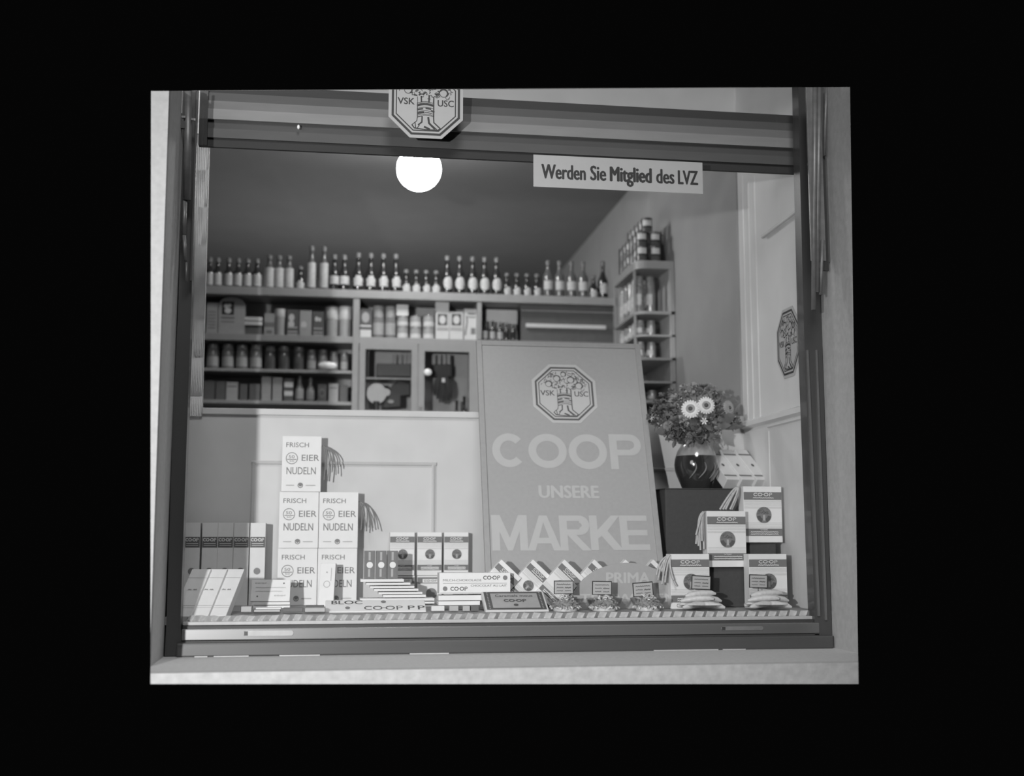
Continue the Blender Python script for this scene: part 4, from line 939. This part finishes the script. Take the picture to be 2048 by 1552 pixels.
# ---- long milk chocolate box and what lies under it
YM = .34; wM = pxw(879, 1021, 1165, YM); z0 = at(950, 1188, YM).z; hM = at(950, 1146, YM).z-z0
for i, (c_, d_) in enumerate(((1202, 1210.5), (1190, 1201.5))):
    bars('%s of two thick white bars under the milk chocolate box' % ('lower', 'upper')[i], 877, 960 if i == 0 else 1019, c_, d_, YM, 'card', 'thick bars under the milk chocolate box', .09)
carton('chocolate_box', 'long white box printed MILCH-CHOKOLADE and CHOCOLAT AU LAIT', 'chocolate box', (at(950, 1165, YM).x, YM, z0+.001), wM, hM, .10, M['card'], None, None,
    [('lettering', M['print'], coop_small(wM*.12, hM*.67, wM*.36, hM*.86)+coop_small(-wM*.34, hM*.15, -wM*.10, hM*.34)+[rect(-wM*.45, hM*.49, wM*.45, hM*.505)]),
     ('small_lettering', M['midink'], text('MILCH-CHOKOLADE', -wM*.45, hM*.60, wM*.09, hM*.70, .0)+text('CHOCOLAT AU LAIT', -wM*.06, hM*.34, wM*.45, hM*.44, .0)),
     ('small_emblem', M['midink'], [disc(wM*.425, hM*.76, hM*.11, 16), disc(-wM*.42, hM*.25, hM*.11, 16), ]), ('border_line', M['paleink'], [rect(-wM*.49, hM*.04, wM*.49, hM*.06)])])
for i, (a, b_, m) in enumerate(((863, 889, 'card2'), (899, 917, 'card3'), (926, 940, 'card3'), (942, 958, 'card4'))):
    bars('small bar at the front edge left of the caramel box, %s of four' % (ORD[i].replace(' from the left', '') if i < 3 else 'rightmost'), a, b_, 1212, 1222, .20, m, 'small bars at the front edge', .04, name='sweet_bar')
# ---- caramel box
wC_ = pxw(972, 1098, 1218, .22); hC_ = .165
bd = [rect(-wC_*.47, hC_*.04, wC_*.47, hC_*.97)]
t = leaner('caramel_box', 'flat caramel box with dark patterned border lettered CO-OP tilted at the front', 'sweet box', 1035, 1219, .18, wC_, hC_, .026, 0, 1.12, M['card2'],
    [('dark_border', M['print'], bd), ('inner_panel', M['card3'], [rect(-wC_*.37, hC_*.12, wC_*.38, hC_*.88)]),
     ('border_pattern', M['paleink'], [disc(sx*wC_*.42, hC_*(.1+.08*k), .0035, 8) for sx in (-1, 1) for k in range(11)]),
     ('lettering', M['print'], text('Caramels mous', -wC_*.30, hC_*.68, wC_*.30, hC_*.80, .004)+coop_small(-wC_*.17, hC_*.42, wC_*.19, hC_*.56, True, .24)+[disc(.0, hC_*.26, .010, 16)])], z=ZF+.006)

# ---- half-round plaque
YG = .33; c = at(1255, 1213, YG); wG = pxw(1140, 1368, 1200, YG)/2; hG = at(1262, 1126, YG).z-ZF
t = thing('pasta_plaque', 'half-round grey plaque lettered PRIMA TEIGWAREN behind the bowls', 'plaque', (c.x, YG, ZF+.001))
B().prism([(wG*math.cos(PI*i/24), 0, hG*math.sin(PI*i/24)) for i in range(25)], (0, .006, 0)).build('plaque_board', M['poster'], t, 0)
def GP(x0, y0, x1, y1):
    a, b_ = at(x0, y1, YG), at(x1, y0, YG); return a.x-c.x, a.z-ZF, b_.x-c.x, b_.z-ZF
B().flat(text('PRIMA', *GP(1212, 1145, 1300, 1167), .04)+text('TEIGWAREN', *GP(1160, 1187, 1352, 1207), .04), -.0008).build('lettering', M['letter'], t)

# ---- bowls with pasta and price cards
bw_prof = [(.030, 0), (.034, .003), (.060, .018), (.074, .040), (.077, .052), (.0745, .052), (.070, .040), (.056, .021), (.028, .006)]
def pasta_heap(name, label, cx, cy, z, r, hh, seed):
    rnd = random.Random(seed); b_ = B()
    for _ in range(150):
        a = rnd.uniform(0, 2*PI); q = r*math.sqrt(rnd.random()); x, y = cx*0+q*math.cos(a), q*math.sin(a); zz = hh*(1-(q/r)**2)*rnd.uniform(.25, 1)+.003
        d = Vector((rnd.uniform(-1, 1), rnd.uniform(-1, 1), rnd.uniform(-.5, .5))).normalized()*.009
        p_ = Vector((x, y, zz)); b_.tube([p_-d, p_+Vector((0, 0, .003)), p_+d], .0042, 5)
    b_.ball((0, 0, 0), r*.9, r*.9, hh*.7, 12, 6)
    o = b_.build(name, M['pasta']); o.location = (cx, cy, z); return tag(o, label, 'pasta', kind='stuff')
bx = (1131, 1209, 1296)
lb = None
for i, px in enumerate(bx):
    p = base(px, 1215, ZF+.0005, .215)
    L = 'shallow glass bowl of short pasta, %s of three before the plaque' % ('leftmost', 'middle', 'rightmost')[i]
    if lb is None:
        lb = tag(B().lathe(bw_prof, 32, cap=False).build('glass_bowl', M['bowlglass']), L, 'bowl', 'glass bowls of pasta'); lb.location = p
    else: q = lb.copy(); C.objects.link(q); q.location = p; q['label'] = L
    pasta_heap('short_pasta', 'heap of short dry pasta in the %s glass bowl' % ('leftmost', 'middle', 'rightmost')[i], p.x, p.y, p.z+.008, .060, .058, i)
    for k in range(2):
        pass
def price_card(px0, py0, px1, py1, Y, tilt, where, seed):
    a, b_ = at(px0, py1, Y), at(px1, py0, Y); w, h = b_.x-a.x, b_.z-a.z
    t = thing('price_card', 'small dark-edged price card %s' % where, 'price card', ((a.x+b_.x)/2, Y, a.z-.03), (0, tilt, 0), 'price cards in the pasta')
    B().box(-w/2, w/2, 0, .003, .03, .03+h).build('card_frame', M['ink'], t)
    B().flat([rect(-w*.46, .03+h*.05, w*.46, .03+h*.93)], -.0008).build('card_face', M['card3'], t)
    B().flat(squiggle(-w*.36, w*.34, .03+h*.72, .0022, .0025, seed, 14)+squiggle(-w*.36, -w*.02, .03+h*.48, .0022, .0022, seed+1, 8)+squiggle(w*.06, w*.36, .03+h*.47, .0025, .003, seed+2, 7)+squiggle(-w*.36, -w*.05, .03+h*.24, .0018, .002, seed+3, 8)+squiggle(w*.06, w*.36, .03+h*.24, .0018, .0022, seed+4, 8), -.0014).build('handwriting', M['print'], t)
    B().tube([(0, .002, -.015), (0, .002, .035)], .0015, 6).build('card_stick', M['irondark'], t)
price_card(1108, 1161, 1147, 1188, .235, 0, 'in the leftmost glass bowl', 1)
price_card(1184, 1162, 1223, 1190, .235, .02, 'in the middle glass bowl', 11)
price_card(1268, 1164, 1308, 1193, .235, -.07, 'in the rightmost glass bowl', 21)
price_card(1382, 1151, 1420, 1179, .235, .05, 'over the long pasta below the left pedestal cartons', 31)
price_card(1498, 1149, 1534, 1176, .235, .03, 'over the long pasta at the far right', 41)
# long pasta rolls on glass plates
pl = None
for i, (cx, wpx) in enumerate(((1400, 96), (1532, 88))):
    p = base(cx, 1215, ZF+.0005, .205)
    prof = [(.04, 0), (.05, .003), (.085, .012), (.098, .022), (.096, .024), (.083, .015), (.045, .006)]
    L = 'shallow glass dish of long pasta rolls, %s of two at the right' % ('left', 'right')[i]
    if pl is None: pl = tag(B().lathe(prof, 32, cap=False).build('glass_dish', M['bowlglass']), L, 'dish', 'glass dishes of long pasta'); pl.location = p
    else: q = pl.copy(); C.objects.link(q); q.location = p; q['label'] = L
    rnd = random.Random(50+i)
    rolls = [(-.03, -.055, .018, .35), (.03, -.05, .018, -.1), (-.035, -.01, .022, .2), (.035, 0, .022, -.25), (0, .04, .022, .1), (-.02, -.035, .043, -.12), (.03, -.025, .043, .22), (0, .01, .045, 0.0), (.0, -.02, .064, .12)]
    for k, (x, y, z, a) in enumerate(rolls):
        L_ = .062+.008*rnd.random()
        o = B().tube([(-L_, 0, 0), (-L_*.7, 0, .003), (0, 0, .006), (L_*.7, 0, .003), (L_, 0, -.002)], .0145, 10, lambda u: .35+.65*math.sin(PI*min(1, max(0, u)))).build('pasta_roll', M['pasta'])
        o.location = (p.x+x, p.y+y+.01, p.z+z); o.rotation_euler = (0, (.08 if x > 0 else -.08), a-.12)
        tag(o, 'long pale pasta roll in the %s glass dish, %s' % (('left', 'right')[i], ('front left', 'front right', 'middle left', 'middle right', 'rear', 'second layer left', 'second layer right', 'second layer rear', 'topmost')[k]), 'pasta', 'long pasta rolls in the dishes')

# ---- cloth-covered pedestals
def pedestal(label, px0, px1, py, Y, d):
    a, b_ = at(px0, py, Y), at(px1, py, Y); w = (b_.x-a.x); t = thing('pedestal', label, 'pedestal', ((a.x+b_.x)/2, Y, ZF+.0005))
    B().box(-w/2, w/2, 0, d, 0, a.z-ZF).build('pedestal_block', M['pedestal'], t, .006)
    B().box(-w/2-.003, w/2+.003, -.003, d, a.z-ZF, a.z-ZF+.004).build('pedestal_cover', M['pedestal'], t, .001)
    return t, a.z+.005
_, zP1 = pedestal('tall dark cloth-covered pedestal under the flower vase', 1330, 1492, 978, .66, .26)
_, zP2 = pedestal('dark pedestal under the uppermost right banded carton', 1499, 1552, 1087, .43, .05)
_, zP3 = pedestal('dark pedestal under the middle banded carton', 1426, 1492, 1136, .38, .12)
_, zP4 = pedestal('dark narrow pedestal beside the vase pedestal under the leaning packages', 1497, 1556, 974, .76, .17)

# ---- large banded cartons at the right
def bigbox(label, px0, px1, py0, py1, Y, rot, z=None, d=.06):
    w = pxw(px0, px1, (py0+py1)/2, Y); zz = at(px0, py1, Y).z if z is None else z; h = at((px0+px1)/2, py0, Y).z-zz
    return carton('banded_carton', label, 'carton', (at((px0+px1)/2, (py0+py1)/2, Y).x, Y, zz), w, h, d, M['card'], (0, 0, rot), 'large banded cartons at the right', coop_deco(w, h))
bigbox('large banded carton, uppermost at the right on its dark pedestal', 1487, 1565, 973, 1087, .42, .06, zP2)
bigbox('large banded carton in the middle, below and left of the uppermost', 1414, 1493, 1022, 1136, .36, .05, zP3)
bigbox('large banded carton at the bottom left with noodle strands over its edge', 1341, 1420, 1108, 1216, .30, .04, ZF+.0005)
bigbox('large banded carton at the bottom right behind the far right price card', 1498, 1575, 1108, 1216, .30, .04, ZF+.0005)
straw('pale noodle strands hanging over the left edge of the middle banded carton', (1410, 1024), [((1398, 1022), (1392, 1088)), ((1392, 1024), (1396, 1092)), ((1402, 1024), (1402, 1082)), ((1406, 1026), (1408, 1098)), ((1396, 1030), (1400, 1100)), ((1404, 1020), (1390, 1070))], .35)
straw('pale noodle strands running from the uppermost banded carton down to the middle one', (1478, 974), [((1468, 972), (1440, 1019)), ((1470, 980), (1450, 1019)), ((1476, 985), (1458, 1019)), ((1466, 985), (1446, 1019)), ((1478, 990), (1462, 1019))], .40, 'straw', .005)
straw('pale noodle strands spilling left from the bottom left banded carton', (1342, 1110), [((1325, 1112), (1316, 1160)), ((1318, 1115), (1312, 1150)), ((1330, 1115), (1322, 1168)), ((1336, 1120), (1330, 1165)), ((1335, 1140), (1352, 1172)), ((1338, 1135), (1345, 1160)), ((1326, 1112), (1326, 1150))], .29)

# ---- bundle of three packages leaning behind the vase
zL = zP4
wL, hL, dL = .072, .235, .055
for i, px in enumerate((1468, 1498, 1528)):
    L = 'pale package leaning back beside the vase, %s of three in a row' % ('leftmost', 'middle', 'rightmost')[i]
    leaner('leaning_package', L, 'package', px-1, 958, .70+.0*i, wL, hL, dL, .30, .85, M['card2'],
        [('wrap_band', M['band'], [rect(-wL/2, hL*.80, wL/2, hL*.85), rect(-wL/2, hL*.10, wL/2, hL*.15)]), ('small_mark', M['print'], [disc(0, hL*.47, .008, 10, .011)])], 'leaning packages beside the vase', z=zP4+.028)

# ---- vase with flowers
vx = base(1392, 930, zP1, .78); vz = vx.z
vr = pxw(1350, 1434, 930, .78)/2; vh = at(1392, 879, .78).z-vz
t = thing('flower_vase', 'bulbous glossy dark vase with a pale shoulder on the tall pedestal', 'vase', vx)
zsep = vh*.66
k_ = [(.62, 0), (.66, .02), (.80, .16), (.95, .34), (1.0, .48), (.97, .60), (.93, .66)]
B().lathe([(r*vr, z*vh) for r, z in k_], 40).build('vase_body', M['vase'], t)
B().lathe([(r*vr, z*vh) for r, z in ((.932, .66), (.86, .76), (.70, .87), (.60, .93), (.60, .965), (.66, 1.0), (.60, 1.0), (.54, .95))], 40, cap=False).build('vase_shoulder', M['vasetop'], t)
for a in (-2.2, -1.75, -1.2, -.9):
    pts = []
    for s in range(7):
        u = s/6; zz = .2+.32*u; rr_ = vr*(.84+.17*math.sin(PI*(.2+.5*u)))+.0008; aa = a+.35*math.sin(u*2.2); pts.append((rr_*math.cos(aa), rr_*math.sin(aa), zz*vh))
    B().tube(pts, .003, 5, lambda u: .4+math.sin(PI*min(1, u+.05))).build('painted_leaf', M['band'], t)
cz_ = vz+vh
ctr = Vector((vx.x, vx.y, cz_-.03))
def F3(px, py, Y): return at(px, py, Y)
def stem(b_, p, r=.003):
    q = Vector((vx.x+(p.x-vx.x)*.12, vx.y+(p.y-vx.y)*.12, cz_-.03)); m_ = (p+q)/2+Vector((0, .0, -.02)); b_.tube([p-q*0, m_, q], r, 5)
def gerbera(label, px, py, rpx, Y, m, tilt, nrm):
    c = F3(px, py, Y); R_ = rpx/2400*(Y+4.8); t = thing('gerbera_flower', label, 'flower', c)
    t.rotation_euler = Vector(nrm).to_track_quat('Z', 'Y').to_euler()
    n = 20; mesh_b = B()
    for ring_, (sc, up) in enumerate(((1.0, 0), (.82, .004), (.5, .008))):
        if ring_ == 2: mesh_b.build('petal_ring', m, t); mesh_b = B()
        for i in range(n):
            a = 2*PI*(i+.5*ring_)/n; ca, sa = math.cos(a), math.sin(a); w_ = R_*.135*sc
            def P3(rad, side, z): return (ca*rad-sa*side, sa*rad+ca*side, z)
            vs = [P3(R_*.2, -w_*.4, up), P3(R_*.2, w_*.4, up), P3(R_*.65*sc, w_, up+.006), P3(R_*.65*sc, -w_, up+.006), P3(R_*.95*sc, w_*.7, up+.003), P3(R_*.95*sc, -w_*.7, up+.003), P3(R_*1.03*sc, 0, up)]
            mesh_b.add(vs, [(0, 1, 2, 3), (3, 2, 4, 5), (5, 4, 6)], True)
    mesh_b.build('inner_ring', M['petal2'], t)
    B().ball((0, 0, .008), R_*.24, R_*.24, .008, 12, 6).build('flower_eye', M['disc'], t)
    inv = t.rotation_euler.to_matrix().inverted()
    q = Vector((vx.x, vx.y, cz_-.03))-c
    B().tube([(0, 0, 0), inv @ (q*.4+Vector((0, .02, -.01))), inv @ q], .003, 6).build('flower_stem', M['leaf'], t)
gerbera('large pale gerbera, left of the pair in the bouquet', 1381, 818, 19.5, .66, M['petal'], 0, (-.35, -1, .15))
gerbera('pale gerbera with a dark eye, right of the pair in the bouquet', 1412, 811, 18.5, .65, M['petal'], 0, (-.1, -1, .05))
gerbera('greyish gerbera at the right side of the bouquet', 1457, 816, 16, .72, M['petal2'], 0, (.5, -1, .1))
rnd = random.Random(12)
# filler blossoms: seven meshes, shared
def blossom_mesh(r, seed, m, n=46):
    rn = random.Random(seed); b_ = B()
    for _ in range(n):
        d = Vector((rn.gauss(0, 1), rn.gauss(0, 1), rn.gauss(0, 1)+.3)).normalized(); s = d.cross(Vector((0, .3, 1))).normalized(); u_ = d.cross(s)
        p = d*r*rn.uniform(.35, .75); w_ = r*.30; e = d*r*rn.uniform(.30, .5)
        b_.add([p-s*w_*.4, p+s*w_*.4, p+e+s*w_+u_*w_*.3, p+e*1.4, p+e-s*w_+u_*w_*.3], [(0, 1, 2, 3, 4)], True)
    return b_.mesh('blossom', m)
bms = [blossom_mesh(.024, s, M[('petal3', 'petal2', 'petal3', 'leafl', 'petal3')[s]]) for s in range(5)]
sm = B().tube([(0, 0, 0), (0, 0, -.05)], .002, 5).mesh('stem', M['leaf'])
spots = []
for _ in range(900):
    px, py = rnd.uniform(1300, 1478), rnd.uniform(775, 878)
    cx_, cy_ = 1388, 845
    up_ = ((px-cx_)/90)**2+((py-cy_)/72)**2
    if py < 846 and up_ > 1: continue
    if py >= 846 and ((px-1385)/(62-(py-846)*.6))**2 > 1: continue
    if min([math.hypot(px-1381, py-818)/26, math.hypot(px-1412, py-811)/25, math.hypot(px-1457, py-816)/20]) < 1: continue
    if any(math.hypot(px-a, py-b) < 10.5 for a, b in spots): continue
    spots.append((px, py))
for i, (px, py) in enumerate(spots):
    Y = .78-.10*math.sqrt(max(0, 1-((px-1388)/92)**2-((py-845)/75)**2))+rnd.uniform(-.02, .03)
    t = thing('filler_blossom', 'small dim many-petalled blossom massed in the vase bouquet', 'flower', F3(px, py, Y), (rnd.uniform(-.6, .6), rnd.uniform(-.6, .6), rnd.uniform(0, 6)), 'dim filler blossoms of the bouquet')
    k = rnd.choice((0, 1, 2, 2, 0, 4, 4)); s_ = rnd.uniform(.8, 1.2); t.scale = (s_, s_, s_)
    for nme, me in (('blossom_head', bms[k]), ('blossom_stem', sm)):
        o = bpy.data.objects.new(nme, me); C.objects.link(o); o.parent = t
# foliage with separate large leaves
fo = thing('bouquet_foliage', 'dark leafy greenery of the bouquet spreading over the vase rim', 'foliage', (vx.x, vx.y, cz_))
def leaf(p, tip, w_, m='leaf'):
    p, tip = p-fo.location, tip-fo.location; ax = tip-p; s = ax.cross(Vector((.2, -1, .2))).normalized()*w_; vs = []; fs = []
    n = 6
    for i in range(n+1):
        u = i/n; ww = math.sin(PI*min(1, u*.95+.03))**.8; c_ = p+ax*u+Vector((0, -.006*math.sin(PI*u*2), 0))
        vs += [c_-s*ww+Vector((0, .004*ww, 0)), c_+Vector((0, -.004*ww, 0)), c_+s*ww+Vector((0, .004*ww, 0))]
    for i in range(n): fs += [(3*i, 3*i+1, 3*i+4, 3*i+3), (3*i+1, 3*i+2, 3*i+5, 3*i+4)]
    B().add(vs, fs, True).build('leaf', M[m], fo)
for a, b_, c_, d_, w_, m in ((1362, 850, 1312, 866, .030, 'leaf'), (1370, 860, 1330, 880, .02, 'leaf'), (1430, 848, 1470, 830, .03, 'leaf'), (1425, 852, 1462, 850, .022, 'leaf'), (1400, 850, 1410, 875, .03, 'leaf'),
        (1375, 845, 1355, 872, .03, 'leaf'), (1390, 850, 1385, 885, .03, 'leaf'), (1420, 860, 1440, 885, .025, 'leaf'), (1436, 856, 1492, 852, .014, 'leaf'), (1350, 850, 1335, 845, .03, 'leafl'),
        (1370, 870, 1358, 888, .022, 'leaf'), (1400, 868, 1398, 888, .025, 'leaf'), (1395, 835, 1385, 860, .03, 'leaf'), (1410, 835, 1425, 862, .028, 'leaf'), (1340, 840, 1330, 862, .02, 'leafl'), (1384, 862, 1374, 888, .02, 'leafl'), (1352, 878, 1346, 896, .010, 'leaf'),
        (1365, 838, 1340, 850, .028, 'leaf'), (1440, 840, 1420, 870, .03, 'leaf')):
    leaf(at(a, b_, .70), at(c_, d_, .68+rnd.uniform(-.02, .03)), w_, m)
for px in (1360, 1375, 1392, 1408, 1422): 
    q = at(px, 850, .74)-fo.location; B().tube([q, (q.x*.3, 0, -.02)], .004, 5).build('stem', M['leaf'], fo)
for i, (px, py, r_) in enumerate(((1408, 842, 9), (1411, 873, 6), (1322, 842, 7), (1305, 838, 6), (1393, 772, 8), (1384, 776, 6))):
    t = thing('pale_blossom', 'small pale star blossom %s' % ('just below the two gerberas', 'low above the vase rim', 'at the lower left of the bouquet', 'at the far left of the bouquet', 'at the top of the bouquet', 'beside the topmost pale blossom')[i], 'flower', at(px, py, .64 if i < 2 else .74), (PI/2, 0, i), 'pale small blossoms')
    b_ = B(); R_ = r_/2400*5.5
    for k in range(6):
        a = 2*PI*k/6; b_.add([(0, 0, 0), (R_*.6*math.cos(a-.35), R_*.6*math.sin(a-.35), .003), (R_*math.cos(a), R_*math.sin(a), .002), (R_*.6*math.cos(a+.35), R_*.6*math.sin(a+.35), .003)], [(0, 1, 2, 3)])
    b_.build('star_petals', M['petal'], t)
    o = bpy.data.objects.new('blossom_stem', sm); C.objects.link(o); o.parent = t
